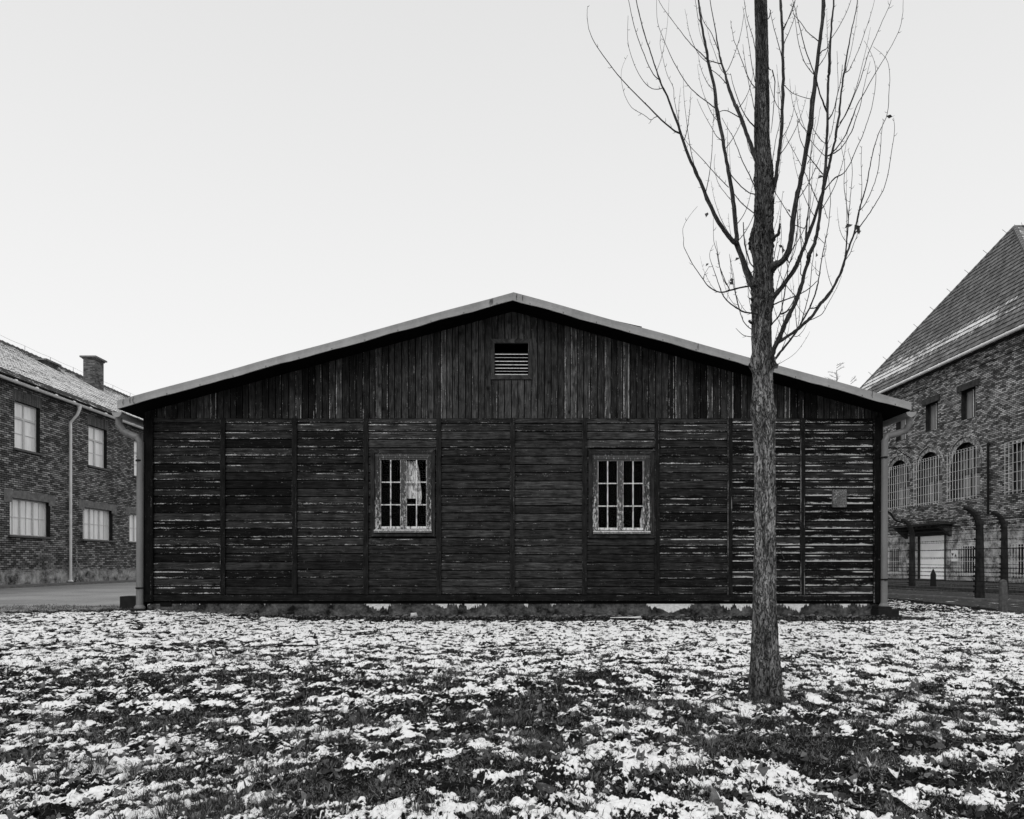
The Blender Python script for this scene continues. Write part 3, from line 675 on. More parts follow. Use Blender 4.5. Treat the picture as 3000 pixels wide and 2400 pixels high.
# gutters and downpipes
def halfgutter(mb,x,y0,y1,z,r,m=0):
    n=12; prev=None
    for i in range(n):
        a0=math.pi+math.pi*i/n; a1=math.pi+math.pi*(i+1)/n
        p=[(x+r*math.cos(a),z+r*math.sin(a)) for a in (a0,a1)]
        mb.quad([(p[0][0],y0,p[0][1]),(p[1][0],y0,p[1][1]),(p[1][0],y1,p[1][1]),(p[0][0],y1,p[0][1])],m=m)
    # end plate, slightly proud
    mb.quad([(x+r*1.02*math.cos(math.pi+math.pi*i/n),y0-.002,z+r*1.02*math.sin(math.pi+math.pi*i/n)) for i in range(n+1)],m=m)
    mb.tube([(x-r,y0,z),(x-r,y1,z)],.008,5,m=m); mb.tube([(x+r,y0,z),(x+r,y1,z)],.008,5,m=m)
def downpipe(path,r,brz,flare,xw,sgn):
    D=empty('downpipe',path[-1],BAR)
    pts=[Vector(p) for p in path]; mb=MB()
    mb.tube(pts,r,20)
    for i in range(1,len(pts)-1):
        t=(pts[i+1]-pts[i-1]).normalized(); mb.tube([pts[i]-t*.006,pts[i]+t*.006],r+.0035,20)
    for z in (2.62,1.72,.98,.4):
        mb.tube([(pts[-1].x,pts[-1].y,z-.007),(pts[-1].x,pts[-1].y,z+.007)],r+.003,20)
    zb=pts[-1].z
    mb.tube([(pts[-1].x,pts[-1].y,zb+.005),(pts[-1].x,pts[-1].y,zb-.035),(pts[-1].x,pts[-1].y,zb-.055)],[r+.004,flare,flare],20)
    mb.build('pipe',M['zinc_pipe'],D,smooth=False)
    for z in brz:
        mb=MB(); mb.tube([(pts[-1].x,pts[-1].y,z-.012),(pts[-1].x,pts[-1].y,z+.012)],r+.007,20)
        mb.box((pts[-1].x-.02,pts[-1].y-r-.02,z-.014),(pts[-1].x+.025,pts[-1].y-r+.01,z+.014)); mb.tube([(pts[-1].x,pts[-1].y,z),(xw,WY+.02,z-.005)],.006,6)
        mb.build('pipe_bracket',M['iron'],D)
    return D
gy=12.62; gl=P(342,1208,gy); gr=P(2670,1207,gy)
for g_ in (gl,gr):
    mb=MB(); halfgutter(mb,g_.x,g_.y,BACK,g_.z,.078 if g_ is gl else .082)
    s=-1 if g_ is gl else 1
    for i in range(7): mb.box((g_.x-.09,WY+.3+i*1.5,g_.z-.004),(g_.x+.09,WY+.34+i*1.5,g_.z+.004),m=1)
    mb.build('gutter',[M['zinc'],M['iron']],BAR,loc=(g_.x,gy,g_.z))
py_=12.74
def Q(px,py): p=P(px,py,py_); return (p.x,p.y,p.z)
downpipe([Q(348,1222),Q(349,1246),Q(362,1264),Q(377,1272),Q(402,1281),Q(411,1297),Q(409,1773)],.056,[.85+(HY-1350)*py_/F,.85+(HY-1723)*py_/F],.088,XL_,-1)
downpipe([Q(2663,1226),Q(2664,1244),Q(2652,1262),Q(2626,1271),Q(2600,1278),Q(2592,1292),Q(2590,1768)],.053,[.85+(HY-1341)*py_/F,.85+(HY-1698)*py_/F],.082,XR_,1)
for (a,b_,ya,yb,fy,name,lab) in ((351,399,1747.7,1781,13.4,'concrete_block','low dark concrete block on the ground behind the left downpipe'),(2574,2634,1787,1814,12.55,'concrete_block','flat dark concrete block under the foot of the right downpipe')):
    A=P(a,yb+12,fy); B=P(b_,ya,fy); mb=MB()
    mb.box(A,(B.x,fy+.35,B.z)); 
    if a>2000: mb.box((A.x+.02,fy+.04,B.z+.001),(A.x+.24,fy+.3,B.z+.05))
    o=mb.build(name,M['darkstone'],None,loc=((A.x+B.x)/2,fy+.15,A.z)); bv=o.modifiers.new('bevel','BEVEL'); bv.width=.008; bv.segments=2
    tag(o,lab,'concrete block')
mb=MB(); A=Q(392,1793); B=Q(429,1785); mb.box((A[0],A[1]-.09,A[2]-.05),(B[0],B[1]+.09,B[2])); o=mb.build('drain_block',M['darkstone'],None,loc=(A[0],A[1],A[2])); tag(o,'small dark drain block under the foot of the left downpipe','drain block')
# plaque
A=P(2439.5,1486,WY-.06); B=P(2480.5,1434,WY-.06)
mb=MB(); 
def rrect(x0,x1,z0,z1,y,r,n=5):
    pts=[]
    for cx,cz_,a0 in ((x1-r,z1-r,0),(x0+r,z1-r,90),(x0+r,z0+r,180),(x1-r,z0+r,270)):
        for i in range(n+1):
            a=R(a0+90*i/n); pts.append((cx+r*math.cos(a),y,cz_+r*math.sin(a)))
    return pts
f1=rrect(A.x,B.x,A.z,B.z,WY-.062,.012); f2=rrect(A.x,B.x,A.z,B.z,WY-.018,.012)
mb.quad(f1)
for i in range(len(f1)): mb.quad([f1[i],f1[(i+1)%len(f1)],f2[(i+1)%len(f1)],f2[i]])
m,t,b=mat('corroded_plaque',.6,.4); g=NG(t); n1=g.noise(g.obj(),55,6,.8); n2=g.noise(g.obj(),9,4,.6)
g.col(b,g.mul(g.mix(g.rng(n1,.40,.62),.008,.20),g.rng(n2,.35,.65,.45,1.4))); g.bump(b,n1,1,.006); M['plaque']=m
mb2=[]
o=mb.build('wall_plaque',M['plaque'],None,loc=((A.x+B.x)/2,WY-.04,A.z)); tag(o,'small pitted grey plaque fixed to the dark planks near the right end of the barrack','plaque')
for zx,zy in ((880,330),(905,520),(870,740)):
    p=P(2400+zx/17.97,1420+zy/17.97,WY-.063); mb=MB()
    mb.tube([(p.x,WY-.0615,p.z),(p.x,WY-.069,p.z-.001)],.0045,10); mb.build('rivet',M['zinc_light'],o)
# ================================================================ masonry helpers
def wall_yz(mb,x,y0,y1,z0,z1,ops,nx,dep=.16):
    """wall in the plane x, outward direction nx; ops: (ya,yb,za,zb,arch) ; arch -> semicircle on top of zb"""
    Y=sorted({y0,y1,*[o[0] for o in ops],*[o[1] for o in ops]})
    rects=[(o[0],o[1],o[2],o[3]+((o[1]-o[0])/2 if o[4] else 0)) for o in ops]
    Z=sorted({z0,z1,*[r[2] for r in rects],*[r[3] for r in rects]})
    def q(a,b,c,d):
        p=[(x,a,c),(x,b,c),(x,b,d),(x,a,d)]; mb.quad(p,[(k[1],k[2]) for k in p])
    for a,b in zip(Y[:-1],Y[1:]):
        for c,d in zip(Z[:-1],Z[1:]):
            if any(r[0]-1e-6<(a+b)/2<r[1]+1e-6 and r[2]<(c+d)/2<r[3] for r in rects): continue
            q(a,b,c,d)
    xi=x-nx*dep
    for o in ops:
        a,b,c,d,arch=o
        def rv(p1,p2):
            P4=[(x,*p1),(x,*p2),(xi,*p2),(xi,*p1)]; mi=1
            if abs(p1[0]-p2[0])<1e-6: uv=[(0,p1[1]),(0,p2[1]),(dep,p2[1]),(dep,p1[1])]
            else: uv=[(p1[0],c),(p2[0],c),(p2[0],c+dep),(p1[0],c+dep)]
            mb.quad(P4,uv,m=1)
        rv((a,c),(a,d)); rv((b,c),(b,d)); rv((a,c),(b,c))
        if not arch: rv((a,d),(b,d))
        else:
            r=(b-a)/2; cy=(a+b)/2; n=20; top=d+r
            pts=[(cy-r*math.cos(math.pi*i/n),d+r*math.sin(math.pi*i/n)) for i in range(n+1)]
            for i in range(n):
                p,p2=pts[i],pts[i+1]
                k=[(x,p[0],p[1]),(x,p2[0],p2[1]),(x,p2[0],top),(x,p[0],top)]; mb.quad(k,[(e[1],e[2]) for e in k]); rv(p,p2)
def course_roof(mb,A,B,C,D,nc,step,amp=0.,colw=.21,levels=None,taper=False):
    """A-B eave, D-C top. strips with a raised lower edge"""
    A,B,C,D=[Vector(p) for p in (A,B,C,D)]
    nrm=(B-A).cross(D-A).normalized()
    if nrm.z<0: nrm=-nrm
    L=(B-A).length; n=max(2,int(L/colw*(4 if amp else .25)))
    for i in range(nc):
        t0,t1=i/nc,(i+1.06)/nc
        for j in range(n):
            f0,f1=j/n,(j+1)/n
            def pt(f,t,up):
                e=A+(B-A)*f; tp=D+(C-D)*f; t=min(t,1)
                u=(e-A).length
                p=e.lerp(tp,t); h=up+(amp*(.5+.5*math.cos(2*math.pi*u/colw)) if amp else 0)
                return p+nrm*h
            a,b,c,d=pt(f0,t0,step),pt(f1,t0,step),pt(f1,t1,.004),pt(f0,t1,.004)
            lv=levels(i/nc,f0) if levels else 0
            def U(p): return (p-A).dot((B-A)/L)
            mb.quad([a,b,c,d],[(U(a),i+.001),(U(b),i+.001),(U(c),i+.999),(U(d),i+.999)],(.5,lv,.5))
            a2,b2=pt(f0,t0,-.01),pt(f1,t0,-.01)
            mb.quad([a2,b2,b,a],[(U(a),i+.0),(U(b),i+.0),(U(b),i+.002),(U(a),i+.002)],(.5,-1,.5))
# ================================================================ left brick house
XW=-18.75
def L(px,py): k=-XW/(1500-px); return (F*k,CH+(HY-py)*k)   # -> y, z on the wall plane
LH=empty('brick_house',(XW,33,0)); tag(LH,'two storey dark brick house with snow dusted pantile roof on the left','house')
up=[(y,y+1.55,5.22,7.02) for y in (13.8,18.85,23.9,28.95,34.0,38.1,43.1,48.1)]
lowr=[(y,y+2.5,1.93,3.33) for y in (13.5,18.55,23.6,28.68,33.56,37.6,42.8,47.8)]
ops=[(a,b,c,d,False) for a,b,c,d in up+lowr]
mb=MB(); wall_yz(mb,XW,9,60,0.0,7.62,ops,1,.24)
mb.boxm((XW-15,9,0),(XW-.3,9.3,7.6)); mb.boxm((XW-15,59.7,0),(XW-.3,60,7.6)); mb.boxm((XW-15.3,9,0),(XW-15,60,7.6))
mb.quad([(XW-.3,9,0),(XW,9,0),(XW,9,7.6),(XW-.3,9,7.6)],[(0,0),(.3,0),(.3,7.6),(0,7.6)])
for yy in (9.02,59.98):
    mb.quad([(XW,yy,7.6),(XW-15,yy,7.6),(XW-7.5,yy,12.2)],[(0,7.6),(15,7.6),(7.5,12)])
mb.boxm((XW-.02,9,0),(XW+.05,60,.56))
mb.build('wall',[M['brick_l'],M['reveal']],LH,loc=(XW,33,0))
# eave cornice, dark
mb=MB(); mb.box((XW-.1,8.8,7.62),(XW+.28,60.2,7.80)); mb.build('eave_board',M['dark_timber'],LH)
ridge=(XW-7.7,12.32); eave=(XW+.42,7.72)
mb=MB()
def lvl(t,f): return .66*(1-max(0,(t-.66)/.34)**1.2*.75) if t>.10 else .15
course_roof(mb,(eave[0],8.6,eave[1]),(eave[0],60.4,eave[1]),(ridge[0],60.4,ridge[1]),(ridge[0],8.6,ridge[1]),27,.016,.016,.21,lvl)
mb.quad([(ridge[0],8.6,ridge[1]),(ridge[0],60.4,ridge[1]),(XW-15.8,60.4,eave[1]),(XW-15.8,8.6,eave[1])],[(0,0),(50,0),(50,20),(0,20)],(.5,.6,.5))
rf=mb.build('roof',M['pantile'],LH,loc=(XW,33,8))
# ridge tiles and lightning wire
mb=MB(); y=8.6
while y<60:
    mb.tube([(ridge[0],y,ridge[1]-.02),(ridge[0],y+.42,ridge[1]-.045)],[.15,.12],10); y+=.40
mb.build('ridge_tiles',plain('ridge_tile_clay',.10,.8,.3,.35,5,.2),rf)
mb=MB(); y=9.5; prev=None
while y<60:
    mb.tube([(ridge[0],y,ridge[1]+.1),(ridge[0],y,ridge[1]+.36)],.012,4)
    if prev: mb.tube([(ridge[0],prev,ridge[1]+.36),(ridge[0],(prev+y)/2,ridge[1]+.33),(ridge[0],y,ridge[1]+.36)],.006,4)
    prev=y; y+=2.3
mb.build('lightning_wire',M['iron'],rf)
# chimneys: front left edge px 256.5, front right px 277, far right px 304, top 1056
CX=XW-6.55
def chimney(x0,x1,y0,y1,zt,zb):
    c=empty('chimney',((x0+x1)/2,(y0+y1)/2,zb),rf)
    mb=MB(); mb.boxm((x0,y0,zb),(x1,y1,zt-.16)); mb.boxm((x0-.05,y0-.05,zt-.1605),(x1+.05,y1+.05,zt-.09)); mb.build('stack',M['brick_c'],c)
    mb=MB(); mb.box((x0-.14,y0-.14,zt-.089),(x1+.14,y1+.14,zt)); mb.build('cap',M['concrete_mid'],c)
    return c
d0=44.5; xr=(277.3-1500)*d0/F; xl=(256.3-1500)*d0/F-.0
chimney(xl-.25,xr,d0,d0*(1500-277.3)/(1500-303.8),CH+(HY-1051)*d0/F+.15,10.2)
d1=41.0; chimney((143-1500)*d1/F-.75,(163-1500)*d1/F-.55,d1,d1+1.1,CH+(HY-1058.5)*d1/F+.12,11)
# gutter + downpipe
mb=MB(); gx=XW+.50; gz=L(0,1100)[1]; gz=CH+(HY-1100)*(-gx)/1500.0
r_=.075; n=10
for i in range(n):
    a0=math.pi+math.pi*i/n; a1=math.pi+math.pi*(i+1)/n
    mb.quad([(gx+r_*math.cos(a0),8.6,gz+r_*math.sin(a0)),(gx+r_*math.cos(a1),8.6,gz+r_*math.sin(a1)),(gx+r_*math.cos(a1),60.4,gz+r_*math.sin(a1)),(gx+r_*math.cos(a0),60.4,gz+r_*math.sin(a0))])
mb.tube([(gx+r_,8.6,gz),(gx+r_,60.4,gz)],.012,5)
for y in np.arange(9.5,60,1.25): mb.tube([(gx,y-.02,gz-.004),(gx,y+.02,gz-.004)],r_+.006,14)
mb.build('gutter',M['zinc_light'],LH)
M['zinc_light2']=plain('pale_pipe_metal',.80,.45,.4,.15,3,.04)
def hdp(y):
    D=empty('downpipe',(XW+.12,y,0),LH); mb=MB(); x=XW+.13
    mb.tube([(gx,y,gz-.02),(gx,y,gz-.2),(gx-.08,y,gz-.42),(x,y,gz-.75),(x,y,gz-1.0),(x,y,.16)],[.10,.07,.056,.056,.056,.056],14)
    mb.tube([(x,y,.17),(x,y,.10)],[.07,.12],14)
    for z in (6.3,4.7,3.1,1.5,.6): mb.tube([(x,y,z-.01),(x,y,z+.01)],.061,14)
    mb.build('pipe',M['zinc_light2'],D); mb=MB(); mb.box((x-.14,y-.15,-.02),(x+.14,y+.15,.10)); mb.build('pipe_shoe',M['darkstone'],D)
for y in (21.9,32.4,42.6): hdp(y)
def frame_win(parent,x,nx,a,b,c,d,cols,rows,fm,pm,dep=.13,fw=.05,trans=None,sill=True,name='window',lint=None,mull=.05):
    W=empty(name,(x,(a+b)/2,c),parent); xi=x-nx*dep
    mb=MB(); x1=xi+nx*.05
    def bx(ya,yb,za,zb,p=0): mb.box((xi-nx*.01,ya,za),(x1+nx*p,yb,zb))
    bx(a+.001,a+fw,c+.001,d-.001); bx(b-fw,b-.001,c+.001,d-.001); bx(a+fw+.001,b-fw-.001,c+.001,c+fw); bx(a+fw+.001,b-fw-.001,d-fw,d-.001)
    ia,ib,ic,id_=a+fw,b-fw,c+fw,d-fw
    zt=id_
    if trans:
        tz=c+(d-c)*trans; bx(ia+.001,ib-.001,tz-.04,tz+.04,.01); zt=tz-.04
    for k in range(1,cols):
        y=ia+(ib-ia)*k/cols; bx(y-mull,y+mull,ic+.001,zt-.001,.012)
        if trans: bx(y-.03,y+.03,tz+.041,id_-.001)
    for k in range(cols):
        ya=ia+(ib-ia)*k/cols+(mull if k else 0); yb=ia+(ib-ia)*(k+1)/cols-(mull if k<cols-1 else 0)
        for r in range(1,rows):
            z=ic+(zt-ic)*r/rows; bx(ya+.001,yb-.001,z-.014,z+.014,-.012)
        if cols==3: bx((ya+yb)/2-.012,(ya+yb)/2+.012,ic+.001,zt-.001,-.014)
    mb.build('frame',fm,W)
    mb=MB(); mb.quad([(xi+nx*.012,a,c),(xi+nx*.012,b,c),(xi+nx*.012,b,d),(xi+nx*.012,a,d)],[(a,c),(b,c),(b,d),(a,d)]); mb.build('pane',pm,W)
    if sill:
        mb=MB(); mb.box((xi,a-.12,c-.075),(x+nx*.10,b+.12,c-.002)); mb.build('sill',M['sill'],W)
    if lint=='concrete':
        mb=MB(); n=14; A0,B0=a-.35,b+.35
        for i in range(n):
            ya=A0+(B0-A0)*i/n; yb=A0+(B0-A0)*(i+1)/n; h0=d+.30+random.uniform(-.03,.03); l=d+.001 if (ya>=a-.1 and yb<=b+.1) else d-.12+random.uniform(-.05,.05)
            p=[(x+nx*.012,ya,l),(x+nx*.012,yb+.0,l),(x+nx*.012,yb,h0),(x+nx*.012,ya,h0)]; mb.quad(p)
            mb.quad([(x,ya,l),(x,yb,l),p[1],p[0]]); mb.quad([p[3],p[2],(x,yb,h0),(x,ya,h0)])
        mb.build('lintel',M['concrete_mid'],W)
    if lint=='soldier':
        mb=MB(); y=a-.12
        while y<b+.10:
            mb.boxm((x,y,d+.002),(x+nx*.006,y+.068,d+.42)); y+=.082
        mb.build('lintel',M['soldier'],W)
    return W
m,t,b=mat('soldier_brick',.9,.2); g=NG(t); s=g.sep(g.pos())
g.col(b,g.mul(g.rng(g.noise(g.vec(0,g.mul(s[1],12),g.mul(s[2],.6)),1,3,.6),.3,.7,.035,.20),g.rng(g.noise(g.pos(),30,4,.6),.3,.7,.6,1.3))); M['soldier']=m
for a,b_,c,d in up: frame_win(LH,XW,1,a,b_,c,d,2,2,M['white_frame'],M['pale_pane'],.20,.05,.67,True,lint='soldier')
for a,b_,c,d in lowr: frame_win(LH,XW,1,a,b_,c,d,3,2,M['white_frame'],M['pale_pane'],.22,.05,None,True,lint='concrete',mull=.035)
# leaning pole by the downpipe
y,_=L(214,1700); mb=MB(); mb.tube([(XW+.18,y,.02),(XW+.16,y,.9),(XW+.10,y-.02,2.1)],[.035,.04,.03],8,jit=.1)
o=mb.build('wooden_post',M['flake_dark'],None,loc=(XW+.18,y,0)); tag(o,'thin weathered post leaning on the left house wall beside its downpipe','post')
# ================================================================ right brick building
XB=22.4
RH=empty('brick_building',(XB,41,0)); tag(RH,'tall brick building with steep tiled roof and barred arched windows on the right','building')
ups=[(y,y+1.2,7.97,9.43) for y in (37.1,40.4,43.6,46.9)]
arch=[(36.75,39.2,4.15,5.62),(40.0,42.45,4.15,5.62),(43.25,45.7,4.15,5.62),(46.5,48.9,4.15,5.62)]
recs=[(32.15,34.4,4.15,6.2)]
lows=[(y,y+1.05,.40,1.70) for y in (32.9,37.05,44.5,47.6)]
gate=(39.75,42.25,0.02,2.35)
ops=[(*o,False) for o in ups+recs+lows+[gate]]+[(*o,True) for o in arch]
mb=MB(); wall_yz(mb,XB,31.6,51.1,0,11.05,ops,-1,.40)
mb.boxm((XB+.35,31.6,0),(XB+24,31.9,11)); mb.boxm((XB+.35,50.8,0),(XB+24,51.1,11))
for yy in (31.6,51.1): mb.quad([(XB,yy,0),(XB+.35,yy,0),(XB+.35,yy,11.05),(XB,yy,11.05)],[(0,0),(.35,0),(.35,11),(0,11)])
mb.boxm((XB-.05,31.5,10.35),(XB-.0,51.2,10.6)); mb.boxm((XB-.10,31.5,10.6),(XB-.0,51.2,11.0))
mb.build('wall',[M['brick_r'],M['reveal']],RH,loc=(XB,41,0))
mb=MB(); ez=11.20; ex=XB-.35
mb.box((ex+.05,31.2,ez-.22),(XB+.1,51.5,ez-.05)); mb.build('eave_board',M['dark_timber'],RH)
yA=41.3; ax,az_=(2973-1500)*yA/F, CH+(HY-664)*yA/F
mb=MB()
def lvr(t,f): 
    g0=math.exp(-((t-.13-.05*(1-f))/.085)**2)
    return (.30+.45*g0)*(.75+.35*f) - (.55 if t>.34 else 0) - max(0,(t-.25))*.6
nC=27
A=Vector((ex,31.25,ez)); B=Vector((ex,51.45,ez)); T=Vector((ax,yA,az_))
# tapering face: eave between the hips
nr=(B-A).cross(T-A).normalized(); 
if nr.z<0: nr=-nr
for i in range(nC):
    t0,t1=i/nC,min((i+1.05)/nC,1); n=60
    a0,b0=A.lerp(T,t0),B.lerp(T,t0); a1,b1=A.lerp(T,t1),B.lerp(T,t1)
    for j in range(n):
        f0,f1=j/n,(j+1)/n
        w_=.006*math.sin(j*1.7+i*2.3)
        p=[a0.lerp(b0,f0)+nr*(.05+w_),a0.lerp(b0,f1)+nr*(.05+.006*math.sin((j+1)*1.7+i*2.3)),a1.lerp(b1,f1)+nr*.005,a1.lerp(b1,f0)+nr*.005]
        lv=lvr(t0,f0); mb.quad(p,[(p[0].y,i+.001),(p[1].y,i+.001),(p[2].y,i+.999),(p[3].y,i+.999)],(.5,max(0,lv),.5))
        q=[p[0]-nr*.06,p[1]-nr*.06,p[1],p[0]]; mb.quad(q,[(p[0].y,i),(p[1].y,i),(p[1].y,i),(p[0].y,i)],(.1,0,.5))
RX=ax+20
for e0,e1 in ((A,Vector((RX,31.25,ez))),(B,Vector((RX,51.45,ez)))):
    n=24; s=Vector((RX,yA,az_))
    for i in range(n):
        t0,t1=i/n,(i+1)/n; a0,b0=e0.lerp(T,t0),e1.lerp(s,t0); a1,b1=e0.lerp(T,t1),e1.lerp(s,t1)
        mb.quad([a0,b0,b1,a1],[(a0.x,i+.001),(b0.x,i+.001),(b1.x,i+.999),(a1.x,i+.999)],(.5,.55,.5))
rr=mb.build('roof',M['plaintile'],RH,loc=(XB,41,ez))
mb=MB()
for e in (A,B,Vector((RX,yA,az_))):
    d=(e-T); n=int(d.length/.42)
    for i in range(n):
        p=T+d*(i/n)+Vector((0,0,-.02)); q=T+d*((i+1.1)/n)+Vector((0,0,-.05)); mb.tube([p,q],[.10,.13],8)
        if i%3==1: mb.tube([p,p+Vector((-.25 if e is B else 0,.1,.28))],.014,4)
mb.build('ridge_tiles',M['plaintile'],rr)
mb=MB(); halfn=10; gx2=ex-.06; gz2=CH+(HY-955)*(gx2)/1500.0
mb.tube([(gx2,31.2,gz2),(gx2,51.6,gz2)],.085,10)
for y in np.arange(31.4,51.5,.9): mb.tube([(gx2,y,gz2),(gx2,y+.03,gz2)],.10,10)
mb.build('gutter',M['zinc_light'],RH)
for a,b_,c,d in ups:
    W=frame_win(RH,XB,-1,a,b_,c,d,2,1,M['dark_timber'],M['boarded'],.28,.06,None,False)
    mb=MB(); mb.box((XB-.06,a-.25,d+.002),(XB+.05,b_+.3,d+.30)); mb.build('lintel',M['concrete'],W)
    mb=MB(); mb.box((XB+.2,a+.50,c+.02),(XB+.215,a+.55,d-.02)); mb.build('shutter_strip',M['white_frame'],W)
def grate(parent,a,b,c,d,nv,nh,x=XB-.16,curl=True):
    G=MB()
    for i in range(nv):
        y=a+(b-a)*i/(nv-1); G.tube([(x,y,c),(x,y,d),(XB-.03 if curl else x,y,d+.03)],.0115,5)
    for k in range(nh):
        z=c+.12+(d-c-.24)*k/(nh-1); G.tube([(XB+.05,a-.10,z),(x-.01,a-.10,z),(x-.01,b+.10,z),(XB+.05,b+.10,z)],.0085,5)
    G.build('window_grate',M['white_bar'],parent)
m,t,b=mat('arch_brick',.9,.06); g=NG(t)
g.col(b,g.mul(g.rng(g.noise(g.pos(),7,4,.7),.40,.60,.06,.46),g.rng(g.noise(g.pos(),30,4,.6),.3,.7,.6,1.3))); M['arch_brick']=m
# arched windows
for a,b_,c,d in arch:
    W=empty('arched_window',(XB,(a+b_)/2,c),RH); r=(b_-a)/2; cy=(a+b_)/2; xi=XB+.32; n=20
    mb=MB()
    arc=[(cy-r*math.cos(math.pi*i/n),d+r*math.sin(math.pi*i/n)) for i in range(n+1)]
    mb.quad([(xi+.03,a,c)]+[(xi+.03,p[0],p[1]) for p in arc]+[(xi+.03,b_,c)]); mb.build('pane',M['grey_pane'],W)
    mb=MB(); f=.09
    for i in range(n):
        p,p2=arc[i],arc[i+1]; q=(cy+(p[0]-cy)*(1-f/r),d+(p[1]-d)*(1-f/r)); q2=(cy+(p2[0]-cy)*(1-f/r),d+(p2[1]-d)*(1-f/r))
        mb.quad([(xi-.04,*p),(xi-.04,*p2),(xi-.04,*q2),(xi-.04,*q)]); mb.quad([(xi-.04,*q),(xi-.04,*q2),(xi+.03,*q2),(xi+.03,*q)])
    for ya,yb,za,zb in ((a,a+f,c,d),(b_-f,b_,c,d),(a+f,b_-f,c,c+f),(a+f,b_-f,5.3,5.55),(cy-.06,cy+.06,c+f,5.3),(cy-.30,cy-.22,5.55,d+r*.9),(cy+.22,cy+.30,5.55,d+r*.9)): mb.box((xi-.05,ya,za),(xi+.028,yb,zb))
    mb.build('frame',M['dark_timber'],W)
    mb=MB()  # voussoirs: ring of bricks on edge and a projecting hood course
    for i in range(34):
        a0=math.pi*(i+.08)/34; a1=math.pi*(i+.92)/34
        for r0,r1 in ((r+.005,r+.25),(r+.262,r+.33)):
            pr=.015 if r1<r+.3 else .07
            q=[(cy-r0*math.cos(a0),d+r0*math.sin(a0)),(cy-r1*math.cos(a0),d+r1*math.sin(a0)),(cy-r1*math.cos(a1),d+r1*math.sin(a1)),(cy-r0*math.cos(a1),d+r0*math.sin(a1))]
            mb.quad([(XB-pr,*k) for k in q],[(k[0],k[1]) for k in q])
            for k in range(4): mb.quad([(XB-pr,*q[k]),(XB-pr,*q[(k+1)%4]),(XB,*q[(k+1)%4]),(XB,*q[k])])
    mb.build('arch_ring',M['arch_brick'],W)
    grate(W,a+.05,b_+.05,4.0,6.50,11,6)
for a,b_,c,d in recs:
    W=frame_win(RH,XB,-1,a,b_,c,d,2,1,M['dark_timber'],M['grey_pane'],.26,.08,.6,True); grate(W,a-.0,b_+.25,3.95,6.3,10,6)
for a,b_,c,d in lows:
    W=frame_win(RH,XB,-1,a,b_,c,d,1,1,M['dark_timber'],M['dark_pane'],.28,.05,None,False); grate(W,a-.1,b_+.25,.22,1.72,8,3,XB-.14)
# gate with canopy
G_=empty('gate',(XB,41,0),RH)
for ya,yb in ((gate[0],41.0-.006),(41.0+.006,gate[1])):
    mb=MB(); mb.box((XB+.06,ya,gate[2]+.02),(XB+.10,yb,gate[3]-.002)); mb.build('door_leaf',M['gate'],G_)
mb=MB(); mb.box((XB-.04,gate[0]-.09,0),(XB+.10,gate[0]-.002,gate[3])); mb.build('gate_post',M['concrete'],G_)
mb=MB(); mb.box((XB-.04,gate[1]+.002,0),(XB+.10,gate[1]+.09,gate[3])); mb.build('gate_post',M['darkstone'],G_)
mb=MB(); mb.box((XB-.02,39.3,gate[3]+.003),(XB+.1,43.1,2.80)); mb.build('gate_lintel',M['darkstone'],G_)
mb=MB(); y0,y1=38.9,44.0; x0=XB-.85
mb.box((x0,y0,2.86),(XB-.0,y1,2.98),(.5,0,.5)); mb.box((x0+.02,y0+.02,2.98),(x0+.55,y0+1.1,3.03))
for ya in (39.1,43.45):
    q=[(x0+.15,ya,2.855),(XB,ya,2.855),(XB,ya,2.25)]; q2=[(a,ya+.3,c) for a,_,c in q]
    mb.quad(q); mb.quad(q2[::-1]); mb.quad([q[0],q[2],q2[2],q2[0]]); mb.quad([q[2],q[1],q2[1],q2[2]])
mb.build('canopy',M['concrete'],G_)
# black downpipe and bracket on the wall
mb=MB(); mb.tube([(XB-.09,36.0,6.5),(XB-.09,36.0,3.2)],.055,10); mb.tube([(XB-.02,36.0,6.4),(XB-.09,36.0,6.5)],.06,8); mb.build('rain_pipe',M['iron'],RH)
mb=MB(); mb.tube([(XB,43.1,7.35),(XB-1.5,43.1,7.35)],.035,6); mb.tube([(XB,43.1,6.75),(XB-.9,43.1,7.33)],.022,6); mb.tube([(XB-1.45,43.1,7.35),(XB-1.5,45.5,6.9)],.012,5); mb.build('iron_bracket',M['iron'],RH)
# white sign by the gate
def Rr(px,py,x=XB): k=x/(px-1500); return (F*k,CH+(HY-py)*k)
ya,za=Rr(2809.5,1645); yb,zb=Rr(2789.5,1609)
mb=MB(); mb.box((XB-.05,ya,za),(XB-.03,yb,zb)); sg=mb.build('warning_sign',M['sign'],None,loc=(XB-.04,ya,za)); tag(sg,'small white warning sign on the brick wall to the right of the white gate','sign')
mb=MB(); zc=(za+zb)/2; yc=yb-(yb-ya)*.22; s=.11; x=XB-.0535
mb.quad([(x,yc+s,zc+.10),(x,yc-s,zc+.10),(x,yc,zc-.06)][::1]); yc2=yb-(yb-ya)*.66
mb.quad([(x,yc2+.10,zc-.07),(x,yc2-.10,zc-.07),(x,yc2,zc+.09)]); mb.build('symbol',M['ink'],sg)
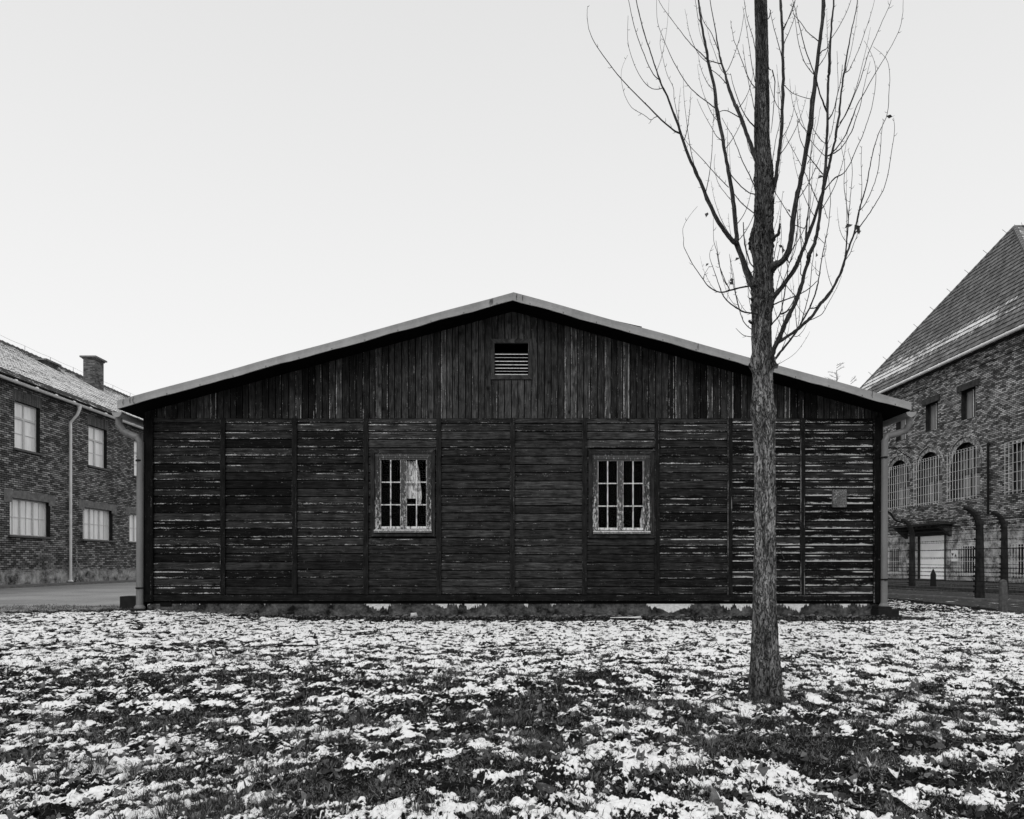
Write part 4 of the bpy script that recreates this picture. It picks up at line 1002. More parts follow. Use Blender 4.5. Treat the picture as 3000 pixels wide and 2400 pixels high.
# ================================================================ fences
DR=Vector((.7,-4.1,0)); 
def make_post(parent,loc,h):
    o=empty('fence_post',loc,parent); mb=MB()
    prof=[(0,0,.125),(0,.7,.112),(0,1.4,.100),(0,1.74,.094),(-.02,1.86,.090),(-.06,1.98,.084),(-.13,2.09,.078),(-.22,2.17,.072),(-.31,2.215,.066),(-.385,2.215,.058)]
    prof=[(a,z*h/2.215,w_*.88) for a,z,w_ in prof]
    prev=None
    for i,(dx,z,w_) in enumerate(prof):
        j=min(i+1,len(prof)-1); k=max(i-1,0); t=Vector((prof[j][0]-prof[k][0],0,prof[j][1]-prof[k][1])).normalized(); nrm=Vector((t.z,0,-t.x))
        c=Vector((loc[0]+dx+.03,loc[1],loc[2]+z)); ch=.35
        ring=[]
        for u,v in ((-1,-ch),(-ch,-1),(ch,-1),(1,-ch),(1,ch),(ch,1),(-ch,1),(-1,ch)):
            ring.append(c+nrm*(u*w_)+Vector((0,1,0))*(v*w_*.95))
        if prev:
            for q in range(8): mb.quad([prev[q],prev[(q+1)%8],ring[(q+1)%8],ring[q]])
        prev=ring
    mb.quad(prev)
    mb.build('shaft',M['concrete_p'],o)
    return o,prof
WZ=[.16,.29,.42,.54,.65,.77,1.0,1.22,1.45,1.70,1.86,1.99,2.09,2.16]
def fence(pts,label,h):
    FN=empty('barbed_wire_fence',(pts[1][0],pts[1][1],0)); tag(FN,label,'fence')
    ins0=None; att=[]
    for p in pts:
        o,prof=make_post(FN,Vector((p[0],p[1],p[2])),h)
        def at(z):
            zz=[q[1] for q in prof]; xx=[q[0]-q[2] for q in prof]
            return float(np.interp(z,zz,xx))
        row=[]
        for z in WZ:
            z2=z*h/2.215; x=at(z2)
            loc=Vector((p[0]+x-.0,p[1]-.02,p[2]+z2))
            if z>1.8: loc.z-=.06; loc.x+=.02
            if ins0 is None:
                mb=MB(); l=loc
                mb.tube([l+Vector((.05,0,0)),l+Vector((.0,0,0)),l+Vector((-.012,0,0)),l+Vector((-.03,0,0)),l+Vector((-.035,0,0))],[.014,.014,.030,.030,.012],8)
                ins0=mb.build('insulator',M['iron'],o,loc=l); 
            else:
                c=ins0.copy(); COL.objects.link(c); c.parent=o; c.location=loc-woff(o)
            row.append(loc+Vector((-.03,0,0)))
        att.append(row)
    for k in range(len(WZ)):
        mb=MB()
        for a,b in zip(att[:-1],att[1:]):
            A_,B_=a[k],b[k]; n=8; sag=.015+.02*random.random()
            pts_=[A_.lerp(B_,i/n)-Vector((0,0,sag*4*(i/n)*(1-i/n))) for i in range(n+1)]
            mb.tube(pts_,.0062,4,cap=False)
            d=(B_-A_); m_=int(d.length/.11)
            for i in range(m_):
                p=A_.lerp(B_,(i+random.uniform(.2,.8))/m_)-Vector((0,0,sag*4*((i+.5)/m_)*(1-(i+.5)/m_))); an=random.random()*3.1
                v=Vector((math.cos(an)*.5,.5*math.sin(an),math.sin(an))).normalized()*.017; u=v.cross(d.normalized())
                mb.tube([p-v,p+v],.0055,3,cap=False); mb.tube([p-u,p+u],.005,3,cap=False)
        mb.build('wire',M['iron'],FN)
A1=Vector((11.6,19.1,0)); B1=Vector((15.1,23.6,0))
fence([A1-DR*2,A1-DR,A1,A1+DR],'nearer barbed wire fence with one tall hooked post',2.23)
fence([B1-DR*2,B1-DR,B1,B1+DR],'farther barbed wire fence in front of the white gate with two hooked posts',2.42)
# cable sagging from the post top toward the barrack
p0=B1-DR; mb=MB(); z=2.42
pp=[P(2590,1498,27.7),P(2600,1500,27.7),P(2610,1505,27.7),P(2618,1519,27.7),P(2630,1527,27.7),P(2645,1530,27.7)]
mb.tube([tuple(q) for q in catmull([tuple(a) for a in pp],4)],.035,6)
o=mb.build('cable',M['iron'],None,loc=tuple(pp[0])); tag(o,'thick black cable sagging down to the top of the hooked post beside the downpipe','cable')
# bollards
b0=P(2939,1788,14.06); mb=MB(); x,y=b0.x,14.06
mb.tube([(x,y,-.08),(x,y,.27),(x,y,.275),(x,y,.50),(x,y,.545),(x,y,.565)],[.076,.072,.068,.066,.052,.012],8,jit=.03)
o=mb.build('bollard',M['concrete_b'] if 'concrete_b' in M else M['concrete'],None,loc=(x,y,0)); tag(o,'short grey concrete bollard at the right edge of the snowy lawn','bollard',None)
b1=P(2734,1719,28.5); mb=MB(); x,y=b1.x,28.5
mb.tube([(x,y,-.05),(x,y,.3),(x,y,.46),(x,y,.58),(x,y,.66)],[.11,.10,.095,.05,.012],8,jit=.05)
o=mb.build('bollard',M['darkstone'],None,loc=(x,y,0)); tag(o,'dark pointed stone bollard standing in front of the white gate','bollard')
# white splinters of wood and stone along the foundation
mb=MB(); a=P(1789,1813,11.9); b_=P(1880,1815.5,11.9); mb.tube([(a.x,11.95,.012),((a.x+b_.x)/2,11.9,.02),(b_.x,11.88,.012)],[.006,.010,.005],6); mb.tube([(a.x+.2,11.9,.015),(b_.x-.01,11.93,.028)],[.005,.008],6)
o=mb.build('wooden_lath',M['splinter'],None,loc=(a.x,11.9,0)); tag(o,'thin white lath lying on the bare soil below the right window','lath')
# ================================================================ the poplar
TD=4.75; TX=(2246-1500)*TD/F
TR=empty('poplar_tree',(TX,TD,0)); tag(TR,'bare young poplar with rough furrowed trunk and steeply rising limbs in front of the barrack','tree')
tr=[(2075,2190,2300),(2057,2197,2294),(2040,2199,2291),(1957,2199,2286),(1870,2202,2279),(1793,2204,2274),(1654,2208,2272.6),(1550,2211,2271.5),(1456,2211,2274),(1340,2210,2271),(1250,2206,2270),(1209,2200,2271),(1180,2202,2266),(1150,2204,2264.5),(1093,2206,2264),(1070,2201,2272),(1052,2202,2268),(1030,2203.6,2260),(975,2201,2260),(920,2204.5,2261),(876,2204,2266),(832,2204,2264),(788,2208,2264),(745,2203,2263),(722,2199,2262),(700,2199,2261),(684,2201,2262),(665,2206,2263),(643,2210.6,2264),(600,2212,2265),(562,2213.7,2265),(505,2212,2264),(450,2211,2258),(400,2209,2254.6),(300,2211.5,2254),(200,2213,2252),(100,2212.6,2250),(0,2210,2247),(-120,2211,2243),(-320,2216,2234),(-520,2222,2230),(-640,2225,2228)]
ys=np.array([t[0] for t in tr][::-1],float); lx=np.array([t[1] for t in tr][::-1],float); rx=np.array([t[2] for t in tr][::-1],float)
nr=620; ns=96
py=np.concatenate([np.linspace(2075,-60,nr-60),np.linspace(-70,-640,60)])
s=TD/F
l=np.interp(py,ys,lx); r=np.interp(py,ys,rx)
cx=((l+r)/2-1500)*s; rad=(r-l)/2*s*.97; z=CH+(HY-py)*s
th=np.linspace(0,2*np.pi,ns,endpoint=False)
TH_,Z_=np.meshgrid(th,z); RAD=np.repeat(rad[:,None],ns,1)
cxn=np.cos(TH_)*1.0; syn=np.sin(TH_)
u=cxn*3.2+2*np.pi; v=Z_*4.2+syn*3.2
# furrows: ridged noise stretched along the stem, plus crusty swellings at the branch whorls
rid=1-np.abs(fbm(cxn*5.5+11,Z_*5.5+syn*5.5,4,5))*5.0; rid=np.clip(rid,0,1)
fine=fbm(cxn*14+3,Z_*24+syn*14,4,9); big=fbm(cxn*2+5,Z_*6+syn*2,3,21)
PY=np.repeat(py[:,None],ns,1)
crust=np.zeros_like(PY)
for c_,w_,a_ in ((2020,70,.6),(1209,28,.9),(1068,26,1.6),(850,55,1.0),(700,40,1.8),(900,40,.7),(600,60,1.0),(520,60,.8),(1790,20,.5)): crust+=a_*np.exp(-((PY-c_)/w_)**2)
flare=np.exp(-(2075-PY)/38.)*(.20+.16*np.sin(TH_*5+1)+.10*np.sin(TH_*3))
disp=-.0052*rid+.0040*fine+.0060*big+crust*(.0075*fine+.011*fbm(cxn*9,Z_*16+syn*9,3,33)+.003)
sc=np.clip(RAD/.06,.3,1.2)
RR=RAD*(1+flare)+disp*sc
X=cx[:,None]+RR*np.cos(TH_); Y=TD+RR*np.sin(TH_)
verts=np.stack([X,Y,Z_],-1).reshape(-1,3)-np.array([TX,TD,0])
i,j=np.meshgrid(np.arange(len(py)-1),np.arange(ns),indexing='ij'); j2=(j+1)%ns
faces=np.stack([i*ns+j,i*ns+j2,(i+1)*ns+j2,(i+1)*ns+j],-1).reshape(-1,4)
def npmesh(name,verts,faces,m,uvs=None,smooth=True,parent=None,loc=(0,0,0),fattr=None,cattr=None):
    me=bpy.data.meshes.new(name); nv=len(verts); nf=len(faces); k=faces.shape[1]
    me.vertices.add(nv); me.vertices.foreach_set('co',np.asarray(verts,np.float32).ravel())
    me.loops.add(nf*k); me.loops.foreach_set('vertex_index',np.asarray(faces,np.int32).ravel())
    me.polygons.add(nf); me.polygons.foreach_set('loop_start',np.arange(0,nf*k,k,dtype=np.int32)); me.polygons.foreach_set('loop_total',np.full(nf,k,np.int32))
    if uvs is not None:
        uv=me.uv_layers.new(name='UVMap'); uv.data.foreach_set('uv',np.asarray(uvs,np.float32).ravel())
    if fattr is not None:
        for n_,d_ in fattr.items():
            a=me.attributes.new(n_,'FLOAT','POINT'); a.data.foreach_set('value',np.asarray(d_,np.float32).ravel())
    if cattr is not None:
        ca=me.color_attributes.new('bd','FLOAT_COLOR','POINT'); ca.data.foreach_set('color',np.asarray(cattr,np.float32).ravel())
    me.materials.append(m)
    me.update(calc_edges=True); me.validate()
    if smooth: me.polygons.foreach_set('use_smooth',np.ones(nf,bool))
    o=bpy.data.objects.new(name,me); COL.objects.link(o); o.location=loc
    if parent: o.parent=parent; o.location=(0,0,0)
    return o
uvs=np.stack([np.stack([Z_[i,j],j/ns],-1),np.stack([Z_[i,j],(j+1)/ns],-1),np.stack([Z_[i+1,j],(j+1)/ns],-1),np.stack([Z_[i+1,j],j/ns],-1)],2).reshape(-1,2)
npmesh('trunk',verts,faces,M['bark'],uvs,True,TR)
# limbs traced on the tree: (photo column, row, width, depth offset in m)
def dd(pts,D,d0=0.0):
    n=len(pts); return [(a,b,c,d0+(D-d0)*(k/(n-1))**.8) for k,(a,b,c) in enumerate(pts)]
def wpt(p): d=TD+p[3]; q=P(p[0],p[1],d); return (q.x,q.y,q.z,max(p[2]*(1.06 if p[2]>3.5 else 1.0),.6)*.5*d/F)
LB=MB
SPTS=[]
def limb(pts,D,d0=0.,spurs=True,n=8,sub=4,jit=.03,mb=None,nodes=True):
    w4=[wpt(p) for p in dd(pts,D,d0)]
    c=catmull(w4,sub); P3=[Vector(a[:3])+(Vector((random.uniform(-1,1),random.uniform(-1,1),0))*min(.0022,.25*a[3]+.0006)) for a in c]; rr=[max(.0006,a[3]) for a in c]
    if nodes and n>=7:
        for k in range(2,len(rr)-1):
            if random.random()<.12: rr[k]*=1.18
    own=mb is None
    if own: mb=MB()
    mb.tube(P3,rr,n,jit=jit)
    L=0; nxt=.05
    for k in range(1,len(P3)):
        seg=(P3[k]-P3[k-1]).length; L+=seg
        while L>nxt:
            t=(P3[k]-P3[k-1]).normalized(); p=P3[k-1].lerp(P3[k],random.random()); rad_=rr[k]
            if spurs and p.z<4.7:
                side=Vector((random.uniform(-1,1),random.uniform(-1,1),random.uniform(-.3,.5))); side=(side-t*side.dot(t)).normalized()
                l=random.uniform(.008,.03); e=p+side*(rad_+l*.7)+t*l*.6
                mb.tube([p+side*rad_*.6,p+side*(rad_+l*.4)+t*l*.15,e],[.0018,.0013,.0007],4)
            nxt+=random.uniform(.04,.16)
        SPTS.append((P3[k],(P3[k]-P3[k-1]).normalized(),rr[k]))
    return mb,P3,rr
def shoot(mb,p,t,r0,length,out):
    """thin whip: leaves sideways, curves upward"""
    pts=[p]; d=(out*.8+Vector((0,0,.35))+t*.3).normalized(); n=9
    for k in range(n):
        d=(d+Vector((random.uniform(-.06,.06),random.uniform(-.06,.06),.20+random.uniform(-.03,.05)))).normalized()
        pts.append(pts[-1]+d*length/n)
    rr=[r0*(1-.75*k/n) for k in range(n+1)]
    c=catmull([(*a,b) for a,b in zip(pts,rr)],2)
    mb.tube([Vector(a[:3]) for a in c],[a[3] for a in c],4)
    for k in range(2,n):
        for _ in range(2):
            if random.random()<.55:
                q=pts[k].lerp(pts[k-1],random.random()); s_=Vector((random.uniform(-1,1),random.uniform(-1,1),random.uniform(.1,.8))).normalized(); l=random.uniform(.008,.022)
                mb.tube([q,q+s_*l],[.0012,.0006],3)
limbs=[]
def LM(pts,D,d0=0.,subs=(),**kw):
    mb,P3,rr=limb(pts,D,d0,**kw)
    for sp in subs: limb(sp[0],sp[1],sp[2],mb=mb,n=5,sub=4,nodes=False)
    k=0
    for a,b in zip(P3[2::5],rr[2::5]):   # wild whips on the larger limbs
        if b>.0035 and random.random()<.55:
            an=random.uniform(0,2*math.pi); o_=Vector((math.cos(an),math.sin(an),0))
            shoot(mb,a,Vector((0,0,1)),min(.0026,b*.35),random.uniform(.25,.62),o_)
    mb.build('limb',M['bark_young'],TR,smooth=True,loc=(TX,TD,2))
fork=(2157,712)
LM([(2212,842,24),(2202,828,22),(2189,799,19),(2172,751,14.5),(2157,712,15),(2158,690,12),(2153,629,12),(2146,576,11.5),(2133.6,501,10.5),(2124.5,451,9),(2116,400,10),(2099,313,10),(2092,250,8.5),(2075.6,185,8),(2068.6,139,6.5),(2054.7,67,6),(2046.6,0,4.5),(2040,-100,3),(2032,-240,1.5)],.38,0,
  subs=[([(2094,316,3.5),(2061.7,292,2.6),(2024.6,260,2.4),(2001.5,229.6,2.2),(1973.6,181,2),(1950.4,130,1.6),(1927,67,1.3),(1923.8,0,1),(1924,-60,.8)],-.35,.26),
        ([(2079,180,3.4),(2059.4,162,3),(2024.6,130,2.2),(1994.5,92.7,1.8),(1950.4,35,1.5),(1929.6,0,1.3),(1915,-40,1)],.5,.31),
        ([(2055,70,2.6),(2046,55,2),(2040,20,1.6),(2032,-40,1)],.4,.33),
        ([(2134.6,549,2.4),(2096,509.5,2.2),(2059.5,469,1.9),(2021,428,1.6),(2000.7,400,1.2)],-.1,.2),
        ([(2140,585,2),(2128,570,1.7),(2109,545,1.5),(2097,515,1.3),(2092,480,1.1),(2096,452,.9)],.35,.2),
        ([(2118,415,2.6),(2100,400,2.2),(2088,380,1.6),(2060,330,1.3),(2042,290,1)],.5,.24),
        ([(2098,290,2.4),(2088,250,2),(2080,200,1.6),(2068,150,1.3),(2052,100,1.1),(2044,60,1)],.1,.27)])
LM([(2160,716,12),(2144.7,706,11.5),(2122,675,11),(2100,641,11),(2071.7,582.6,9.5),(2051,530,9),(2025,475,8),(1996.6,400,7),(1984,359,6),(1959.7,294.5,5),(1941,255,4.5),(1932,232,4.2),(1920,197,3.5),(1902,141,3.2),(1885.5,93,3),(1871.6,35,2.6),(1864.6,0,2.4),(1855,-80,1.6)],-.25,.10,
  subs=[([(1995,392,6),(1971,380,4.6),(1927,341,4),(1871.6,285,3),(1820.6,232,2.6),(1776.5,176,2.3),(1741.7,125,2),(1725.5,86,1.6),(1719.7,46,1.3),(1722,18,1)],-.5,-.06),
        ([(1942,258,2.6),(1922.6,262,2.2),(1899.4,253,2),(1871.6,218,1.7),(1848.4,162,1.5),(1839,116,1.2),(1840,46,1)],.2,-.1),
        ([(1932,236,3),(1908.7,208.7,2.4),(1880.8,143.8,2.2),(1857.7,76.5,2),(1841.4,0,1.6),(1836,-40,1)],-.45,-.1),
        ([(1927,341,2.4),(1917,345,2),(1906,351,1.8),(1885.5,336,1.6),(1850.7,315,1.4),(1830,278,1.2),(1820,232,1),(1823,197,.8),(1839,162,.7)],-.1,-.2),
        ([(1994,385,2),(1985,340,1.8),(1975,290,1.6),(1972,255,1.5),(1955,220,1.3),(1943,175,1.2),(1934,130,1),(1938,90,.8)],.2,-.05)])
LM([(2222,480,14),(2211.7,459,12.5),(2199.5,426,11),(2187,390,10),(2164,329,9),(2150,299,8.8),(2133.6,253,8),(2122,209,5.5),(2110,171.6,5),(2105.8,148,4),(2094,79,2.8),(2080,0,2.2),(2070,-90,1.4)],.75,.1,
  subs=[([(2112,186,4),(2103.5,185.5,3),(2080,178.5,2.6),(2066,172,2)],.5,.5),
        ([(2106,152,2.4),(2085,100,2),(2060,60,1.7),(2052,20,1.2)],.2,.55),
        ([(2128,245,3),(2110,225,2.2),(2085,205,1.8)],.2,.5),
        ([(2124,212,2.4),(2135,200,2.2),(2155,150,1.8),(2170,100,1.6),(2180,40,1.2)],.9,.5),
        ([(2168,345,3),(2130,325,2.4),(2105,330,2),(2088,360,1.5)],.2,.35)])
LM([(2250,600,15),(2261,565,14),(2270,535,12),(2275,505,10),(2280,469.6,9.4),(2286,418.6,10),(2289,389.6,9),(2292.6,301,8.5),(2294.5,208.7,8.5),(2292.6,116,7.5),(2289,46,7),(2287,0,7),(2285,-150,5),(2283,-300,3)],.28,.02,
  subs=[([(2296,130,3),(2312,93,2),(2328.6,51,1.6),(2336,15,1)],.5,.2),([(2296,82,3),(2312,51,2),(2326,18,1.6),(2332,-10,1)],-.1,.2),
        ([(2290,165,2.6),(2276,115,2),(2262,60,1.6),(2257,30,1)],-.2,.2),
        ([(2296,247,2.4),(2315,268,2),(2340,281,1.8),(2373,290,2)],.45,.2),
        ([(2288,372,2),(2284,340,1.6),(2280,300,1.4),(2279,235,1),(2275,190,.8)],.4,.2)])
LM([(2252,800,24),(2268.6,778,20),(2284,771,17),(2298,758,16),(2312.6,729,15),(2320.7,678,14),(2324,636.5,14),(2335.8,576,12),(2345,530,12),(2356.7,476.5,12),(2368,400,13),(2372.6,382.6,14),(2379.6,313,13),(2389,227,11),(2399,139,10),(2409.7,58,9.5),(2412,0,9.5),(2415,-150,7),(2417,-320,4)],-.42,-.02,
  subs=[([(2316,636.5,3),(2301,613,2.4),(2280,578.5,2),(2250,530,1.6)],-.35,-.15),
        ([(2393,226,3.2),(2382,216,2.6),(2368,200,2.2),(2352,170,2),(2338,120,1.8),(2330,60,1.4),(2318,10,1)],-.1,-.3),
        ([(2398,165,3.4),(2408,150,3),(2422,142,2.4),(2431,115,1.8),(2436,75,1.2)],-.1,-.3),
        ([(2391,203,3.2),(2404,186,2.4),(2420,160,2),(2435,115,1.6)],-.5,-.3),
        ([(2397,120,3),(2378,105,2.4),(2362,90,2),(2345,65,1.8),(2322,40,1.2)],-.5,-.33),
        ([(2330,660,2.6),(2350,668,2.4),(2358,668,3.5)],-.1,-.2),
        ([(2306,755,3),(2312,770,3.2),(2322,752,2.4),(2333,715,2),(2336,670,1.6),(2335,610,1.2)],-.3,-.1),
        ([(2366,480,2.4),(2376,455,2),(2384,410,1.6),(2396,360,1.3),(2402,320,1)],-.5,-.3)])
LM([(2255,885,18),(2268,868.6,15),(2287.4,845.6,12),(2310,815,11.5),(2329.5,786,12.5),(2342.9,753.8,10.5),(2356.7,720,9),(2373,678,10),(2386.8,636.5,8),(2398,599,7.5),(2412,557.7,7),(2426,502,7),(2435.5,458,6.5),(2447,411.6,6),(2449,394,7),(2458.5,336,6),(2465.4,266.7,4.5),(2472,220,5),(2481.6,162,4),(2493,97,3),(2507,35,2.5),(2512,0,2.2),(2518,-80,1.4)],-.15,0,
  subs=[([(2361,701,6),(2363.6,655,5),(2369.4,608.7,3),(2370.6,550.7,2.6),(2372.9,492.8,2.2),(2376,446,1.8),(2380,400,1.5),(2390,350,1)],.2,-.05),
        ([(2460,362,4),(2481.6,329,3),(2498,290,2.6),(2518.7,239,2.4),(2530,204,2.2),(2544,157.7,2),(2565,109,1.8),(2586,60,1.6),(2609,9,1.4),(2615,-30,1)],-.2,-.1),
        ([(2442.5,449.9,4),(2465.7,432.5,3),(2484,404.6,2.8),(2497.9,380,3),(2504,360,2.4),(2520,310,2),(2528,270,1.6),(2538,225,1.4),(2550,180,1)],-.6,-.1),
        ([(2426,502,2.6),(2421,480,2.2),(2420,440,2),(2438,380,1.8),(2450,300,1.5),(2455,250,1.4),(2452,150,1)],.3,-.1),
        ([(2470,216,3),(2488,205,2.4),(2500,180,2),(2518,140,1.8),(2535,90,1.6),(2552,40,1.3),(2562,0,1)],.3,-.1),
        ([(2398,599,3),(2382,560,2.6),(2363.6,518,2.2),(2342.8,476.5,1.8),(2315,425.5,1.4),(2300,395,1)],.3,-.05),
        ([(2345,760,2.6),(2347,780,2.4),(2345,800,2.6),(2353,812,3.5)],.1,0)])
LM([(2248,1066,16),(2258.7,1046.5,15),(2270,1017.8,12.5),(2281.6,993,14),(2293,966,11),(2306.5,933.6,13),(2323.7,899,10),(2339,864.8,11),(2350.5,826.5,10),(2362,784,9),(2370,756,11),(2371,745,12),(2386.8,713,10),(2393.8,678,9),(2402,632,8.5),(2407.7,585.5,9),(2413.5,539,9),(2419,481,8),(2421.6,423,7.5),(2423.7,382.6,7),(2424.8,301.5,6.5),(2427,232,6),(2429.5,200,8),(2433,116,5.5),(2437.6,58,5),(2443.4,0,4.5),(2450,-120,3)],-.55,-.03,
  subs=[([(2422.5,328,5.5),(2405,285,4),(2393.5,243.5,3.6),(2382,208.7,3.2),(2358.7,143.8,2.8),(2344.8,88,2.4),(2333,41.7,2),(2321.6,0,1.6)],-.8,-.4),
        ([(2428,350,4.5),(2442,324.7,3),(2453.8,278,2.6),(2463,236.5,2),(2468,190,1.4)],-.3,-.4),
        ([(2424,458,5),(2442.5,444,3.6),(2472.6,404.6,3.4),(2491,364,3.8),(2511.8,308,2.8),(2539.6,259.7,2.4),(2565,213,2.2),(2590.6,171.6,1.8),(2632,95,1.5),(2644,46,1.3),(2646,0,1)],-.9,-.35),
        ([(2417,556,4.4),(2430,540,3.2),(2447,520.6,4),(2472.6,506.7,2.8),(2493.5,474,2.6),(2507.4,439,2.4),(2526,400,2.2),(2542,355,2),(2553.5,317.7,1.8),(2562.8,266.7,1.6),(2566,208.7,1.4),(2556,165,1.1),(2532,120,.9)],-.2,-.35),
        ([(2410,511,3.5),(2386.8,481,2.8),(2361,446,2.4),(2342.8,400,2),(2335,350,1.4)],-.6,-.35),
        ([(2392,690,2),(2407,705,1.6),(2414,712,2)],-.2,-.3),
        ([(2424,640,2),(2415,612,1.6),(2410,600,2)],-.2,-.3),
        ([(2322,902,3.2),(2311,908,3),(2300,917,3),(2288,921,3.6)],.02,-.1)])
LM([(2276,1006,10),(2288,998,9.5),(2310,984,8),(2335,966,8),(2360,945,8),(2383,922,8),(2402,891.5,9),(2417.5,876,9),(2440.4,843.7,7),(2455.7,815,7),(2468,786,7),(2479.6,747.8,6),(2493.5,708.4,5.4),(2505,673.6,5),(2516.7,620,4.6),(2522.5,594.8,4),(2535,557.7,3.5),(2546.8,499.7,3),(2556,451,2.6),(2571,400,2.3),(2583.7,371,2),(2600,331.6,1.8),(2604.5,266.7,1.6),(2607,227,1.4),(2601,183,1.2),(2586,160,1),(2558,137,.8)],.35,-.05,
  subs=[([(2501,690,3.6),(2526,655,3.2),(2549,622.6,2.8),(2574.6,581,2.4),(2591,548.4,2.2),(2604.8,492.8,2),(2611.7,446,1.8),(2618.7,400,1.6),(2620.8,370,1.3),(2618,345,1)],.1,.2),
        ([(2518,618,3),(2535,597,2.5),(2558,548,2.2),(2572,499.7,2),(2579,446,1.8),(2581.6,400,1.6),(2588,350,1)],.5,.2),
        ([(2478,752,4),(2481.9,701,3.4),(2485,643.5,3),(2479.6,597,2.2),(2472.6,539,1.8),(2475,481,1.5),(2465.7,434.8,1.1),(2465,400,.9)],-.1,.2),
        ([(2485.5,640,2.6),(2491,580.9,1.9),(2495.8,527.5,1.6),(2495.8,481,1.4),(2484,439,1)],.3,.15),
        ([(2523,592,2.2),(2525,540,1.6),(2523,480,1.4),(2524,435,1.2),(2518,428,.9)],.4,.2),
        ([(2373,938,2.6),(2392,930,2.4),(2410,918,2.2),(2424,893,1.8),(2440,865,1.4),(2455,835,1.2),(2466,808,1)],-.2,.02),
        ([(2399,896,4),(2385,903,3.4),(2372,903,4)],-.1,.05),
        ([(2471,770,2.2),(2489,745,2),(2502,712,1.8),(2512,685,1.5),(2514,640,1)],.4,.2)])
LM([(2262,1064,7),(2271,1052,6.5),(2293,1023.5,6),(2316,994.8,5.2),(2331.4,973.8,5),(2346.7,947,5),(2371.5,903,4.4),(2383,876,4),(2392.6,845.6,4.2),(2400,811,3.4),(2407.9,757,2.8),(2417,710.7,2.4),(2426,666.7,2.2),(2429.7,632,2),(2433,585.5,1.7),(2429.7,539,1.4),(2421.6,488,1.1)],.30,.03,
  subs=[([(2346.7,945,3.2),(2360,903,2.7),(2371.5,855,2.5),(2375.4,817,2.2),(2379,778.7,1.9),(2383,750,1.6),(2386,700,1)],.1,.18),
        ([(2325,985,2.2),(2337,985,2),(2352,970,1.6),(2363,950,1.2)],0,.1),
        ([(2407,757,2),(2418,738,1.6),(2420,715,1.4),(2416,685,1.1)],.4,.2),
        ([(2398,808,1.8),(2391,798,1.5),(2390,765,1)],.2,.2)])
LM([(2210,836,6),(2198,837.7,5),(2169,843,4.5),(2138.6,851,4.5),(2110,856.4,3.6),(2079,842,3.1),(2057,814.5,2.6),(2028.5,772.7,2.2),(2004,724,1.8),(2002.7,700,1.4),(2000.7,669.8,1.2),(2017,637,1),(2043,605,.8)],-.45,-.02,
  subs=[([(2138,851,3.4),(2121,814.5,2.6),(2105.5,770.5,2.2),(2101,739.6,1.9),(2092,711,1.6),(2090,684,1.3),(2090,639,1)],-.2,-.2),
        ([(2128,835,1.8),(2112,800,1.6),(2106,760,1.4),(2098,705,1)],-.5,-.2),
        ([(2060,815,1.6),(2066,800,1.3),(2078,780,1)],-.5,-.35)])
LM([(2218,922,6),(2211,919,5),(2182.6,914.8,4.4),(2165,907,4),(2134,885,3.5),(2116.6,862,3.2),(2105.5,832,2.4),(2096.7,805.7,2),(2083.5,770,1.6),(2079,744,1.3),(2090,717,1)],-.15,-.05,
  subs=[([(2167,908,2.6),(2160,880,2),(2153,845,1.7),(2150,810,1.5),(2143,780,1.1),(2137,745,.9)],-.3,-.1)])
def small(name,pts,D,d0=0.):
    mb,_,_=limb(pts,D,d0,n=5,sub=4,nodes=False); mb.build(name,M['bark_young'],TR,smooth=True,loc=(TX,TD,2))
small('shoot',[(2206,968,3),(2182.6,949,2.8),(2167,911,2.4),(2154,858.6,2),(2147.4,821,1.5),(2136.4,744,1)],.2)
small('shoot',[(2208,988,2.6),(2178,982,2),(2156,962,1.3)],-.1)
small('shoot',[(2262,893,5),(2270,890.6,4.2),(2295,880,3.6),(2331,867.6,3.2),(2367.7,847.6,2.8),(2394.5,822.7,2.2)],-.2,.02)
small('shoot',[(2252,962,5),(2260.6,950.8,4.2),(2285.5,920,4),(2293,887.7,3.6),(2302.7,836,3.2),(2308.4,788,2.8),(2306.5,763,2.6),(2328.8,713,2),(2335.8,666.7,1.6),(2338,600,1)],.1,.03)
small('shoot',[(2285.5,920,4),(2306.5,910.7,3.4),(2325.6,880,2.8),(2332,868,2.2)],.1,.05)
small('shoot',[(2242,1070,5),(2246,1055,5),(2253,1030,4.6),(2257.5,942,4.2),(2258.6,854,4),(2255,788,3.8),(2252,700,3.6),(2240,620,3.4),(2228,501,3.4),(2224,400,3.2),(2222,278,3),(2217,209,2.6),(2214,150,1.6)],-.26,-.12)
small('shoot',[(2258,205,2.6),(2252,197,2.8),(2236,139,3.2),(2219.6,58,3),(2213,0,2.4)],-.30,-.12)
small('broken_stub',[(2250,708,13),(2261.6,699,11),(2272,692,9),(2280,685,10),(2283,670,6),(2284.8,655,5)],-.12,-.03)
small('shoot',[(2222,572,4),(2212.7,569,3.5),(2193,564,3.2),(2165,540,3),(2140.7,512,3)],.2)
small('shoot',[(2220,632,4),(2209.6,625,3.2),(2175,597,2.8),(2148.8,566,2.4)],.15)
small('shoot',[(2210,782,4),(2200,775,3.4),(2189,745,4),(2182,716,4),(2179,684,3.2),(2177,651.5,2.8)],-.1)
small('shoot',[(2220,560,5),(2211.7,550,4),(2195.4,513.6,3.2),(2179,481,2.8),(2163,440.6,2.4),(2146.7,400,2),(2131,375,1.6),(2115,345,1.2)],.3)
small('shoot',[(2218,262,4),(2210,255,3.2),(2194,232,2.6),(2178,190,2.2),(2159,139,1.8),(2150,116,1.5),(2140,60,1)],.3)
small('shoot',[(2218,375,5),(2208,369,4),(2185,341,3),(2166,301.5,2.4),(2150,255,1.8),(2140,215,1.2)],-.3)
